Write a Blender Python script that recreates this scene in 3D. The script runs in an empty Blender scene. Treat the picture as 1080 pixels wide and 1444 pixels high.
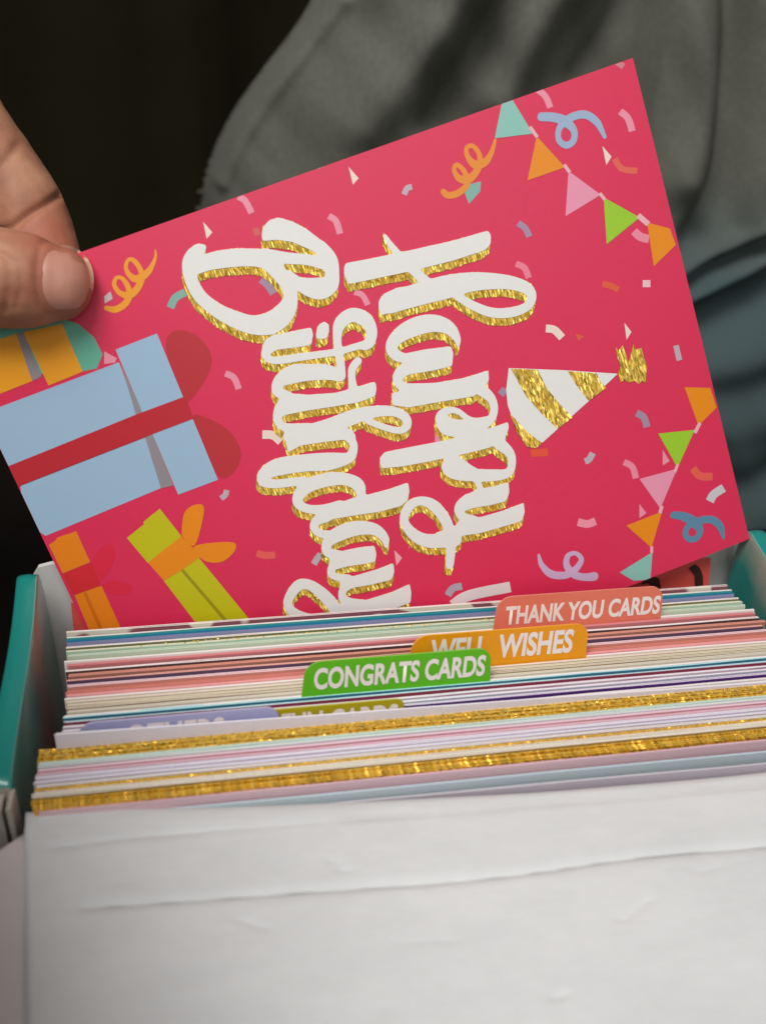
import bpy, bmesh, math, random
import numpy as np
from mathutils import Vector, Matrix, noise
from mathutils.bvhtree import BVHTree
random.seed(7)
rad = math.radians
S = bpy.context.scene
COL = S.collection
MM = 0.001
Z0 = 108.0                      # card tops stand 108 mm above the table; lengths below are millimetres

# ------------------------------------------------------------------ camera
FPX, CX, CY = 1300.0, 540.0, 722.0
def cam_axes(p, y, r):
    fw = np.array([math.sin(y)*math.cos(p), math.cos(y)*math.cos(p), -math.sin(p)])
    rt = np.array([math.cos(y), -math.sin(y), 0.0]); dn = np.cross(fw, rt)
    c, s = math.cos(r), math.sin(r)
    return np.array([c*rt + s*dn, -s*rt + c*dn, fw])
M = cam_axes(rad(30), rad(11), rad(-2.5))
CAM = np.array([-40.99, -164.97, 122.73])
def W(v):                       # millimetres (z = 0 at the card tops) to scene metres
    return Vector((v[0]*MM, v[1]*MM, (v[2]+Z0)*MM))
def ray(px, py): return M.T @ np.array([(px-CX)/FPX, (py-CY)/FPX, 1.0])
def cam_pt(px, py, d): return CAM + d*ray(px, py)
def on_z(px, py, z):
    d = ray(px, py); return CAM + (z-CAM[2])/d[2]*d
cd = bpy.data.cameras.new('camera'); cam = bpy.data.objects.new('camera', cd); COL.objects.link(cam)
cam.matrix_world = Matrix(((M[0][0], -M[1][0], -M[2][0], 0), (M[0][1], -M[1][1], -M[2][1], 0),
                           (M[0][2], -M[1][2], -M[2][2], 0), (0, 0, 0, 1)))
cam.location = W(CAM)
cd.sensor_fit = 'VERTICAL'; cd.sensor_height = 36; cd.sensor_width = 36
cd.lens = FPX/1444*36
cd.clip_start = 0.01; cd.clip_end = 50
cd.dof.use_dof = True; cd.dof.focus_distance = 0.204; cd.dof.aperture_fstop = 12.5
S.camera = cam
# ------------------------------------------------------------------ world, lamps, exposure
wd = bpy.data.worlds.new('World'); S.world = wd; wd.use_nodes = True
bg = wd.node_tree.nodes['Background']; bg.inputs[0].default_value = (0.95, 0.94, 0.92, 1); bg.inputs[1].default_value = 0.14
def area(name, loc, target, size, power, color):
    l = bpy.data.lights.new(name, 'AREA'); l.shape = 'RECTANGLE'; l.size, l.size_y = size; l.energy = power; l.color = color
    o = bpy.data.objects.new(name, l); COL.objects.link(o); o.location = loc
    o.rotation_euler = (Vector(target)-Vector(loc)).to_track_quat('-Z', 'Y').to_euler(); return o
area('ceiling_lamp', (-0.26, -0.34, 0.88), (0.0, -0.06, 0.12), (0.44, 0.36), 6.0, (1.0, 0.985, 0.975))
area('sheen_lamp', (0.05, -1.15, 0.80), (0.0, 0.0, 0.15), (1.0, 0.7), 3.0, (0.97, 0.985, 1.0))  # added area light behind the lens, gives the pink card its sheen
S.view_settings.view_transform = 'Standard'; S.view_settings.look = 'None'
S.view_settings.exposure = 0.16; S.view_settings.gamma = 1.0
S.cycles.max_bounces = 8

# ------------------------------------------------------------------ helpers
def lin(c): return tuple((x/255/12.92 if x/255 <= .04045 else ((x/255+.055)/1.055)**2.4) for x in c)
MATS = {}
def paper(rgb, rough=.55, spec=.35, grain=.06, bump=.12, scale=900, patch=None, patch_scale=60, name='paper'):
    key = (rgb, rough, spec, grain, bump, scale, patch, patch_scale)
    if key in MATS: return MATS[key]
    m = bpy.data.materials.new(name); m.use_nodes = True; nt = m.node_tree; N = nt.nodes; L = nt.links
    b = N['Principled BSDF']; b.inputs['Roughness'].default_value = rough; b.inputs['Specular IOR Level'].default_value = spec
    tc = N.new('ShaderNodeTexCoord'); nz = N.new('ShaderNodeTexNoise'); nz.inputs['Scale'].default_value = scale; nz.inputs['Detail'].default_value = 4
    L.new(tc.outputs['Object'], nz.inputs['Vector'])
    c = lin(rgb)
    mx = N.new('ShaderNodeMix'); mx.data_type = 'RGBA'
    mx.inputs['A'].default_value = tuple(x*(1-grain) for x in c)+(1,); mx.inputs['B'].default_value = tuple(min(1, x*(1+grain)) for x in c)+(1,)
    L.new(nz.outputs['Fac'], mx.inputs['Factor']); out = mx.outputs['Result']
    if patch:
        n2 = N.new('ShaderNodeTexNoise'); n2.inputs['Scale'].default_value = patch_scale; n2.inputs['Detail'].default_value = 1
        L.new(tc.outputs['Object'], n2.inputs['Vector'])
        r = N.new('ShaderNodeValToRGB'); r.color_ramp.elements[0].position = .50; r.color_ramp.elements[1].position = .53
        L.new(n2.outputs['Fac'], r.inputs['Fac'])
        m2 = N.new('ShaderNodeMix'); m2.data_type = 'RGBA'; m2.inputs['B'].default_value = lin(patch)+(1,)
        L.new(out, m2.inputs['A']); L.new(r.outputs['Color'], m2.inputs['Factor']); out = m2.outputs['Result']
    L.new(out, b.inputs['Base Color'])
    if bump:
        bp = N.new('ShaderNodeBump'); bp.inputs['Strength'].default_value = bump; bp.inputs['Distance'].default_value = .0002
        L.new(nz.outputs['Fac'], bp.inputs['Height']); L.new(bp.outputs['Normal'], b.inputs['Normal'])
    MATS[key] = m; return m
def glitter(name, scale, rot=0.0, amp=1.3, rough=.28, base=((236, 172, 24), (255, 232, 116))):
    m = bpy.data.materials.new(name); m.use_nodes = True; nt = m.node_tree; N = nt.nodes; L = nt.links
    b = N['Principled BSDF']; b.inputs['Metallic'].default_value = .35; b.inputs['Roughness'].default_value = rough
    tc = N.new('ShaderNodeTexCoord'); mp = N.new('ShaderNodeMapping'); mp.inputs['Scale'].default_value = scale; mp.inputs['Rotation'].default_value = (0, 0, rot)
    mp.vector_type = 'TEXTURE' if False else 'POINT'
    vr = N.new('ShaderNodeTexVoronoi'); vr.inputs['Scale'].default_value = 1.0
    L.new(tc.outputs['Object'], mp.inputs['Vector']); L.new(mp.outputs['Vector'], vr.inputs['Vector'])
    sub = N.new('ShaderNodeVectorMath'); sub.operation = 'SUBTRACT'; sub.inputs[1].default_value = (.5, .5, .5)
    L.new(vr.outputs['Color'], sub.inputs[0])
    sc = N.new('ShaderNodeVectorMath'); sc.operation = 'SCALE'; sc.inputs['Scale'].default_value = amp; L.new(sub.outputs[0], sc.inputs[0])
    ge = N.new('ShaderNodeNewGeometry'); ad = N.new('ShaderNodeVectorMath'); L.new(ge.outputs['Normal'], ad.inputs[0]); L.new(sc.outputs[0], ad.inputs[1])
    no = N.new('ShaderNodeVectorMath'); no.operation = 'NORMALIZE'; L.new(ad.outputs[0], no.inputs[0]); L.new(no.outputs[0], b.inputs['Normal'])
    sp = N.new('ShaderNodeSeparateColor'); L.new(vr.outputs['Color'], sp.inputs[0])
    mx = N.new('ShaderNodeMix'); mx.data_type = 'RGBA'; mx.inputs['A'].default_value = lin(base[0])+(1,); mx.inputs['B'].default_value = lin(base[1])+(1,)
    L.new(sp.outputs[1], mx.inputs['Factor']); L.new(mx.outputs['Result'], b.inputs['Base Color'])
    rr = N.new('ShaderNodeMapRange'); rr.inputs['To Min'].default_value = rough*.45; rr.inputs['To Max'].default_value = rough*1.6   # grains differ in polish
    L.new(sp.outputs[2], rr.inputs['Value']); L.new(rr.outputs[0], b.inputs['Roughness'])
    return m
def link(name, verts, faces, mats, parent=None, mi=None, smooth=False, world=True):
    me = bpy.data.meshes.new(name); me.from_pydata([tuple(v) for v in verts], [], faces)
    for m in (mats if isinstance(mats, (list, tuple)) else [mats]): me.materials.append(m)
    if mi is not None: me.polygons.foreach_set('material_index', mi)
    if smooth: me.polygons.foreach_set('use_smooth', [True]*len(me.polygons))
    me.update()
    o = bpy.data.objects.new(name, me); COL.objects.link(o)
    if parent: o.parent = parent
    return o
def tag(o, label=None, cat=None, group=None, kind=None):
    if label: o['label'] = label
    if cat: o['category'] = cat
    if group: o['group'] = group
    if kind: o['kind'] = kind
    return o
def empty(name, loc, rot=None):
    o = bpy.data.objects.new(name, None); o.empty_display_size = .01; COL.objects.link(o); o.location = loc
    if rot is not None: o.matrix_world = Matrix.Translation(loc) @ rot.to_4x4()
    return o
def catmull(P, k=8, closed=False):
    P = np.array(P, float); n = len(P); out = []
    for i in range(n if closed else n-1):
        if closed: a, b, c, d = P[(i-1) % n], P[i], P[(i+1) % n], P[(i+2) % n]
        else: a, b, c, d = P[max(i-1, 0)], P[i], P[i+1], P[min(i+2, n-1)]
        for t in np.arange(k)/k:
            out.append(.5*((2*b)+(-a+c)*t+(2*a-5*b+4*c-d)*t*t+(-a+3*b-3*c+d)*t**3))
    if not closed: out.append(P[-1])
    return np.array(out)
def grid_faces(nu, nv):
    return [(j*nu+i, j*nu+i+1, (j+1)*nu+i+1, (j+1)*nu+i) for j in range(nv-1) for i in range(nu-1)]

# ------------------------------------------------------------------ setting: table, dark wall behind
table_m = paper((26, 21, 18), rough=.5, grain=.25, scale=60, bump=.2, name='dark_table')
o = link('table', [(-1.2, -.7, 0), (1.2, -.7, 0), (1.2, .62, 0), (-1.2, .62, 0), (-1.2, -.7, -.03), (1.2, -.7, -.03), (1.2, .62, -.03), (-1.2, .62, -.03)],
         [(0, 1, 2, 3), (7, 6, 5, 4), (0, 4, 5, 1), (1, 5, 6, 2), (2, 6, 7, 3), (3, 7, 4, 0)], table_m)
tag(o, kind='structure')
wall_m = paper((40, 36, 22), rough=.9, spec=.1, grain=.3, scale=14, bump=.1, name='dark_wall')
nu = 90; vs = []
for j in range(2):
    for i in range(nu):
        x = -1.3+2.6*i/(nu-1)
        vs.append((x, .80+.035*math.sin(x*21)+.02*math.sin(x*47+1), -.3 if j == 0 else 1.6))
o = link('wall', vs, grid_faces(nu, 2), wall_m, smooth=True); tag(o, kind='structure')

# ------------------------------------------------------------------ grey draped cloth behind the card
def build_cloth():
    # measured on the upright plane Y = 190 mm behind the card tops
    YP = 190.0
    def pl(px, py):
        d = ray(px, py); t = (YP-CAM[1])/d[1]; p = CAM+t*d; return np.array([p[0], p[2]])
    rim = catmull([pl(*q) for q in ((560, -330), (520, -180), (455, 0), (385, 110), (330, 200), (292, 300), (280, 420), (270, 560), (300, 760), (330, 900))], 12)
    folds = [  # polyline in the picture, width mm, depth mm (positive = towards the camera)
        ([(560, 0), (470, 110), (420, 230), (400, 340)], 9, -5),
        ([(640, -60), (570, 60), (500, 170)], 10, 6), ([(720, -80), (650, 60), (600, 160)], 7, -7),
        ([(800, -60), (735, 30), (690, 130)], 9, 6), ([(870, -60), (850, 20), (800, 100)], 6, -4),
        ([(1035, -60), (1040, 60), (1030, 180), (1020, 250), (985, 330)], 6.5, -10),
        ([(960, -40), (985, 110), (985, 180), (965, 250)], 9, 5), ([(1120, 20), (1090, 160), (1070, 300)], 9, 8),
        ([(950, 385), (1010, 352), (1100, 310)], 4, 5), ([(960, 405), (1020, 372), (1100, 335)], 3, -5), ([(960, 425), (1030, 392), (1100, 352)], 4, 5),
        ([(970, 465), (1030, 440), (1110, 400)], 9, -10), ([(985, 520), (1060, 500), (1130, 470)], 12, 7),
        ([(1000, 600), (1060, 590), (1130, 560)], 14, 5), ([(1010, 700), (1060, 690), (1140, 660)], 14, -8),
        ([(480, 0), (400, 120), (345, 215), (315, 290)], 3.5, 6)]
    fl = [(np.array([pl(*q) for q in catmull(f[0], 6)]), f[1], f[2]) for f in folds]
    nx, nz = 340, 300
    xs = np.linspace(-75, 330, nx); zs = np.linspace(-110, 300, nz)
    X, Z = np.meshgrid(xs, zs)
    def segdist(P):
        best = np.full(X.shape, 1e9); side = np.zeros(X.shape)
        for a, b in zip(P[:-1], P[1:]):
            ab = b-a; t = np.clip(((X-a[0])*ab[0]+(Z-a[1])*ab[1])/(ab@ab+1e-9), 0, 1)
            dx = X-a[0]-t*ab[0]; dz = Z-a[1]-t*ab[1]; d = np.hypot(dx, dz)
            s = ab[0]*(Z-a[1])-ab[1]*(X-a[0]); m = d < best
            best = np.where(m, d, best); side = np.where(m, np.sign(s), side)
        return best, side
    d, sd = segdist(rim); inside = d*sd      # rim runs downwards: right of it is the cloth
    if inside[nz//2, nx-5] < 0: inside = -inside
    k = np.clip(inside/95, 0, 1)
    depth = 85*np.sqrt(np.clip(1-(1-k)**2, 0, 1))
    for P, w, h in fl:
        dd, _ = segdist(P); depth += 1.1*h*np.exp(-(dd/w)**2)
    depth += .55*np.clip(Z-25, 0, 140)*np.clip((125-X)/95, 0, 1)      # the upper left part hangs forward
    nzv = np.array([[noise.noise((x*.018, z*.018, 3)) for x in xs] for z in zs])
    nz2 = np.array([[noise.noise((x*.06+z*.05, z*.02, 9)) for x in xs] for z in zs])
    depth += 9*nzv+2.2*nz2
    Y = YP+85-depth
    gz, gx = np.gradient(inside, zs[1]-zs[0], xs[1]-xs[0]); h_ = xs[1]-xs[0]
    edge = (inside <= 0) & (inside > -1.5*h_)            # the first vertices outside are drawn onto the rim
    X = np.where(edge, X-inside*gx, X); Z = np.where(edge, Z-inside*gz, Z)
    keep = inside > -1.5*h_
    idx = -np.ones(X.shape, int); verts = []; faces = []
    for j in range(nz):
        for i in range(nx):
            if keep[j, i]: idx[j, i] = len(verts); verts.append(W((X[j, i], Y[j, i], Z[j, i])))
    for j in range(nz-1):
        for i in range(nx-1):
            q = (idx[j, i], idx[j, i+1], idx[j+1, i+1], idx[j+1, i])
            if min(q) >= 0: faces.append(q)
    m = paper((112, 112, 102), rough=1.0, spec=.05, grain=.2, scale=420, bump=.4, patch=None, name='grey_cloth')
    nt = m.node_tree; N = nt.nodes; L = nt.links; b = N['Principled BSDF']
    src = b.inputs['Base Color'].links[0].from_socket       # dye: olive above, teal grey lower down the cloth
    tc = N.new('ShaderNodeTexCoord'); sp = N.new('ShaderNodeSeparateXYZ'); L.new(tc.outputs['Object'], sp.inputs[0])
    mr = N.new('ShaderNodeMapRange'); mr.inputs['From Min'].default_value = .170; mr.inputs['From Max'].default_value = .125
    L.new(sp.outputs['Z'], mr.inputs['Value'])
    mx = N.new('ShaderNodeMix'); mx.data_type = 'RGBA'; mx.inputs['B'].default_value = lin((82, 97, 98))+(1,)
    mr2 = N.new('ShaderNodeMapRange'); mr2.inputs['From Min'].default_value = .02; mr2.inputs['From Max'].default_value = .10; L.new(sp.outputs['X'], mr2.inputs['Value'])
    ml = N.new('ShaderNodeMath'); ml.operation = 'MULTIPLY'; L.new(mr.outputs[0], ml.inputs[0]); L.new(mr2.outputs[0], ml.inputs[1])
    L.new(src, mx.inputs['A']); L.new(ml.outputs[0], mx.inputs['Factor']); L.new(mx.outputs['Result'], b.inputs['Base Color'])
    o = link('draped_cloth', verts, faces, m, smooth=True)
    md = o.modifiers.new('thick', 'SOLIDIFY'); md.thickness = .002
    tag(o, 'dark grey green cloth hanging in soft folds behind the pink card', 'cloth')
build_cloth()

# ------------------------------------------------------------------ the box
TEAL = (28, 142, 132)
teal_m = paper(TEAL, rough=.35, spec=.5, grain=.05, scale=500, bump=.05, name='teal_gloss_board')
teal_m.node_tree.nodes['Principled BSDF'].inputs['Coat Weight'].default_value = .6
teal_m.node_tree.nodes['Principled BSDF'].inputs['Coat Roughness'].default_value = .16
white_m = paper((222, 220, 216), rough=.6, spec=.25, grain=.03, scale=260, bump=.15, name='white_board')
kraft_m = paper((188, 180, 168), rough=.9, spec=.1, grain=.2, scale=1500, bump=.4, name='raw_board_edge')
darkgap_m = paper((52, 34, 30), rough=.95, spec=.05, grain=.2, name='board_core')
box = empty('card_box', W((0, -20, -Z0+1)))
tag(box, 'open mailer box full of cards with teal side walls and white lid folded forward', 'box')
inv = box.matrix_world.inverted()
bpy.context.view_layer.update()
def child(name, verts_mm, faces, mats, parent, mi=None, smooth=False):
    bpy.context.view_layer.update()
    im = parent.matrix_world.inverted()
    return link(name, [im @ W(v) for v in verts_mm], faces, mats, parent, mi, smooth)
def strip_solid(pa, pb):            # closed band from two open/closed profiles of equal length (lists of points)
    n = len(pa); v = list(pa)+list(pb)
    f = [(i, (i+1) % n, n+(i+1) % n, n+i) for i in range(n)]
    f += [tuple(range(n-1, -1, -1)), tuple(range(n, 2*n))]
    return v, f
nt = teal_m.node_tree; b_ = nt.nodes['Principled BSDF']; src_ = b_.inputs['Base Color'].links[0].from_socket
at_ = nt.nodes.new('ShaderNodeAttribute'); at_.attribute_name = 'beige_sheen'
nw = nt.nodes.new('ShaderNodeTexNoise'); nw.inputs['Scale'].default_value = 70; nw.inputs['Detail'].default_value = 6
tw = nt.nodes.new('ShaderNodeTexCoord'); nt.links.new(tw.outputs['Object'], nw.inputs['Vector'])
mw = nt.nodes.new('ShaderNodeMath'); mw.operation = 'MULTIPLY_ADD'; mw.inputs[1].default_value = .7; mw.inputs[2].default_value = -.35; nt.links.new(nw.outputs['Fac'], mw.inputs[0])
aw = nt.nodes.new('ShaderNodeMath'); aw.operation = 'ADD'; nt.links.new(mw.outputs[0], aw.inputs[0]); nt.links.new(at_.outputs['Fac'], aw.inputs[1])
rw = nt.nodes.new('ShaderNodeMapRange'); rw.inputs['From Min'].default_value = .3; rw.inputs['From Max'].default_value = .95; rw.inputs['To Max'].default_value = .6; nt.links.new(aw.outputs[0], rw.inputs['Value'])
xw = nt.nodes.new('ShaderNodeMix'); xw.data_type = 'RGBA'; xw.inputs['B'].default_value = lin((196, 186, 166))+(1,)  # beige of the reflected light, mixed into the teal colour
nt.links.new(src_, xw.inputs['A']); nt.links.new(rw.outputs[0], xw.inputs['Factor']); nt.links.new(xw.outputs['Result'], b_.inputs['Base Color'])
def wall(sign):
    # a rolled-over double wall: the profile runs along Y, the cross-section across X; the top is a flat fold with a crease
    th = 3.9
    ys = np.concatenate([np.linspace(-45.2, 6.5, 18), 6.5+4.5*np.sin(np.linspace(.15, 1, 8)*math.pi/2)])
    rings = []
    for y in ys:
        t = (y+48.5)/58.5
        top = 2.0+8.6*max(t, 0)**1.4
        rd = 0
        if y > 6.5: rd = 5.5*(1-math.sqrt(max(0, 1-((y-6.5)/4.52)**2)))
        top -= rd
        xi = (79.4+2.2*t if sign < 0 else 81.4+1.8*t)+.25*math.sin(t*7)
        w = th*(1.2-.06*t)
        xo = xi+w
        ring = [(xi-.4, -Z0+2), (xi-.5, -40), (xi-.42, top-13), (xi-.35, top-8), (xi-.2, top-4), (xi-.1, top-1.6), (xi, top-.35), (xi+.12, top-.05), (xi+.5, top+.02), (xi+w*.5, top+.25), (xo-.6, top+.02), (xo-.15, top-.3), (xo, top-1.2), (xo+.2, top-5), (xo, -40), (xo-.3, -Z0+2)]
        rings.append([(sign*a, y, b) for a, b in ring])
    n = len(rings[0]); v = [p for r in rings for p in r]; f = []; mi = []
    for j in range(len(rings)-1):
        for i in range(n-1):
            q = (j*n+i, j*n+i+1, (j+1)*n+i+1, (j+1)*n+i); f.append(q if sign < 0 else q[::-1]); mi.append(2 if i == 6 else 0)
    f.append(tuple(range(n)) if sign > 0 else tuple(range(n-1, -1, -1))); mi.append(1)
    f.append(tuple(range((len(rings)-1)*n, len(rings)*n)) if sign < 0 else tuple(range(len(rings)*n-1, (len(rings)-1)*n-1, -1))); mi.append(0)
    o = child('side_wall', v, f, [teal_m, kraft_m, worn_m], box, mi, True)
    wv = [0, 0, 0, .5, .8, .95, 1, 1]+[0]*(n-8)            # painted gloss reflection below the fold, strongest at the rear
    at = o.data.attributes.new('beige_sheen', 'FLOAT', 'POINT'); at.data.foreach_set('value', [w*min(1, max(.12, (rings[j][0][1]+44)/40)) for j in range(len(rings)) for w in wv])
    for k, p in enumerate(o.data.polygons):
        if len(p.vertices) > 4: p.use_smooth = False
    return o
worn_m = paper((96, 150, 136), rough=.5, spec=.3, grain=.3, scale=300, bump=.1, name='worn_crease')
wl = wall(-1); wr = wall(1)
# corrugated ends of the left wall, where the two layers of board are cut
def slab(p0, p1, p2, p3, th_vec):
    a = [np.array(p, float) for p in (p0, p1, p2, p3)]; b = [p+np.array(th_vec) for p in a]
    return a+b, [(0, 1, 2, 3), (7, 6, 5, 4), (0, 4, 5, 1), (1, 5, 6, 2), (2, 6, 7, 3), (3, 7, 4, 0)]
for sx in (-1, 1):
    for k, (xa, xb, zt, mat) in enumerate(((79.0, 79.9, 1.5, kraft_m), (80.0, 80.7, -1.2, darkgap_m), (80.8, 83.0, .6, kraft_m), (83.1, 83.6, -1, darkgap_m), (83.7, 84.6, 1.2, kraft_m))):
        yo = -48.6-(.6 if mat is kraft_m else -.8)+.2*k; xa += 2 if sx > 0 else 0; xb += 2 if sx > 0 else 0
        v, f = slab((sx*xa, yo, zt), (sx*xb, yo, zt-.4), (sx*xb, -44.9, zt-.2), (sx*xa, -44.9, zt+.2), (0, 0, -Z0+6))
        child('board_layer', v, f if sx > 0 else [q[::-1] for q in f], mat, wl if sx < 0 else wr)
# bottom, rear wall, corner flaps
v, f = slab((-90, -54, -Z0+1), (90, -54, -Z0+1), (90, 24, -Z0+1), (-90, 24, -Z0+1), (0, 0, -.9)); child('base', v, [q[::-1] for q in f], white_m, box)
v, f = slab((-80.4, 18.5, -Z0+1.2), (80.4, 18.5, -Z0+1.2), (81.4, 19.5, 2.5), (-80.2, 19.5, 4.2), (0, 2.2, 0)); child('rear_wall', v, [q[::-1] for q in f], white_m, box)
def corner_flap(pts, dy):
    P = [np.array(p, float) for p in pts]; n = len(P)
    v = P+[p+np.array((0, dy, 0)) for p in P]
    f = [tuple(range(n)), tuple(range(2*n-1, n-1, -1))]+[(i, n+i, n+(i+1) % n, (i+1) % n) for i in range(n)]
    child('corner_flap', v, f, white_m, box)
corner_flap([(-85, 15, -60), (-70, 15, -60), (-71, 15.3, -2), (-74.5, 15.2, 2), (-76.6, 15.2, 5.2), (-78.2, 15.2, 7.5), (-80, 15.2, 7.9), (-83, 15.2, 7.2), (-85, 15.2, 4)], 1.3)
corner_flap([(70, 15, -60), (88.0, 15, -60), (88, 15.3, 3), (86, 15.3, 7.2), (80, 15.3, 8.2), (75, 15.3, 7.5), (72, 15.2, 3)], 1.3)

# front wall and lid, one folded sheet: goes up inside, rolls over and lies forward towards the camera
def build_lid():
    nx, nf = 150, 300
    xs = np.linspace(-77.6, 88, nx)
    creases = [([(80, 1207), (220, 1190), (420, 1174), (700, 1152), (1090, 1114)], .8, -.20), ([(120, 1285), (300, 1272), (480, 1259), (700, 1242), (900, 1215), (1090, 1199)], .7, -.32),
               ([(44, 1165), (100, 1200), (130, 1222), (142, 1240)], .6, -.07), ([(176, 1260), (200, 1272), (214, 1286)], .6, .08), ([(300, 1180), (480, 1165)], 1.4, .18), ([(480, 1258), (640, 1245)], .8, -.12), ([(880, 1298), (910, 1272)], .45, -.22), ([(560, 1330), (640, 1326)], .5, -.06), ([(690, 1362), (700, 1345)], .4, -.1), ([(250, 1400), (268, 1392)], .4, .08), ([(985, 1235), (1020, 1226)], .5, -.08),
               ([(60, 1203), (200, 1196)], 2.0, .1), ([(783, 1404), (792, 1397)], .4, -.3), ([(470, 1222), (484, 1236)], .4, -.2), ([(340, 1300), (372, 1312)], .4, -.14)]
    zl = lambda y: -2.4-.10*max(0, -53-y)
    ea = on_z(37, 1150, -2.6); eb = on_z(42, 1444, -2.4-.10*(40)); kx = (eb[0]-ea[0])/(eb[1]-ea[1])
    xleft = lambda y: ea[0]+kx*min(0, y-ea[1])
    cl = [(np.array([on_z(p[0], p[1], -4)[:2] for p in catmull(c[0], 5)]), c[1], c[2]) for c in creases]
    prof = [(-46.9, -60), (-47.2, -40), (-47.6, -20), (-48.3, -10), (-48.7, -5.0), (-49.1, -3.2), (-49.7, -2.6), (-50.6, -2.4), (-51.8, -2.4)]
    prof += [(y, None) for y in np.linspace(-53.2, -168, nf-len(prof))]
    V = []
    for (py, pz) in prof:
        for x in xs:
            t = (x+77.6)/165.6
            off = 2.0-8.7*t - 2.8*math.sin(t*math.pi)     # the fold runs a little forward towards the right
            y = py+off
            if pz is None:
                z = zl(py)
                z += .40*noise.noise((x*.02, py*.025, 1))+.06*noise.noise((x*.12, py*.14, 4))+.03*noise.noise((x*.4, py*.5, 2))
            else: z = pz + (.35*noise.noise((x*.04, 0, 7)) if pz > -8 else 0)
            xx = xleft(y); V.append([xx+(88-xx)*t, y, z])
    V = np.array(V)
    for P, w, h in cl:
        best = np.full(len(V), 1e9)
        for a, b in zip(P[:-1], P[1:]):
            ab = b-a; t = np.clip(((V[:, :2]-a)@ab)/(ab@ab+1e-9), 0, 1)
            best = np.minimum(best, np.linalg.norm(V[:, :2]-a-t[:, None]*ab, axis=1))
        V[:, 2] += 2.2*h*np.exp(-(best/w)**2)
    n = len(prof); f = grid_faces(nx, n)
    lid_m = paper((214, 215, 214), rough=.62, spec=.25, grain=.035, scale=300, bump=.22, name='white_lid_board')
    nt = lid_m.node_tree; N = nt.nodes; L = nt.links; b = N['Principled BSDF']   # faint grey scuffs
    src = b.inputs['Base Color'].links[0].from_socket
    tc = N.new('ShaderNodeTexCoord'); mp = N.new('ShaderNodeMapping'); mp.inputs['Scale'].default_value = (14, 40, 1); L.new(tc.outputs['Object'], mp.inputs[0])
    nz = N.new('ShaderNodeTexNoise'); nz.inputs['Scale'].default_value = 1.6; nz.inputs['Detail'].default_value = 8; nz.inputs['Roughness'].default_value = .65; L.new(mp.outputs[0], nz.inputs['Vector'])
    rp = N.new('ShaderNodeValToRGB'); rp.color_ramp.elements[0].position = .38; rp.color_ramp.elements[0].color = (.93, .935, .935, 1); rp.color_ramp.elements[1].position = .62; rp.color_ramp.elements[1].color = (1, 1, 1, 1)
    L.new(nz.outputs['Fac'], rp.inputs['Fac'])
    mx = N.new('ShaderNodeMix'); mx.data_type = 'RGBA'; mx.blend_type = 'MULTIPLY'; mx.inputs['Factor'].default_value = 1
    nf2 = N.new('ShaderNodeTexNoise'); nf2.inputs['Scale'].default_value = 230; nf2.inputs['Detail'].default_value = 6; nf2.inputs['Roughness'].default_value = .7
    mp2 = N.new('ShaderNodeMapping'); mp2.inputs['Scale'].default_value = (.45, 1.5, 1); L.new(tc.outputs['Object'], mp2.inputs[0]); L.new(mp2.outputs[0], nf2.inputs['Vector'])
    b2 = N.new('ShaderNodeBump'); b2.inputs['Strength'].default_value = .35; b2.inputs['Distance'].default_value = .0005; L.new(nf2.outputs['Fac'], b2.inputs['Height'])
    L.new(b.inputs['Normal'].links[0].from_socket, b2.inputs['Normal']); L.new(b2.outputs['Normal'], b.inputs['Normal'])
    L.new(src, mx.inputs['A']); L.new(rp.outputs['Color'], mx.inputs['B']); L.new(mx.outputs['Result'], b.inputs['Base Color'])
    o = child('lid', V, f, lid_m, box, None, True)
    md = o.modifiers.new('board', 'SOLIDIFY'); md.thickness = .0009; md.offset = -1
    # left side flap of the lid, creased along its joint and tipped up a little
    ny = 60; fx = np.linspace(0, 1, 14); V2 = []
    for y in np.linspace(-53.6, -168, ny):
        wmax = min(26, 1.0+(-53.6-y)*1.05)
        for u in fx:
            a = u*wmax; x = xleft(y+2.0)-.2-a*.93
            z = zl(y)-.15+a*.30+.25*noise.noise((x*.1, y*.05, 8))
            V2.append((x+.75, y+2.0, z+.22))
    fl = child('lid_flap', V2, grid_faces(14, ny), paper((206, 198, 194), rough=.62, spec=.25, grain=.04, scale=300, bump=.25, name='white_flap_board'), o, None, True)
    md = fl.modifiers.new('board', 'SOLIDIFY'); md.thickness = .0006; md.offset = -1
build_lid()

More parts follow.
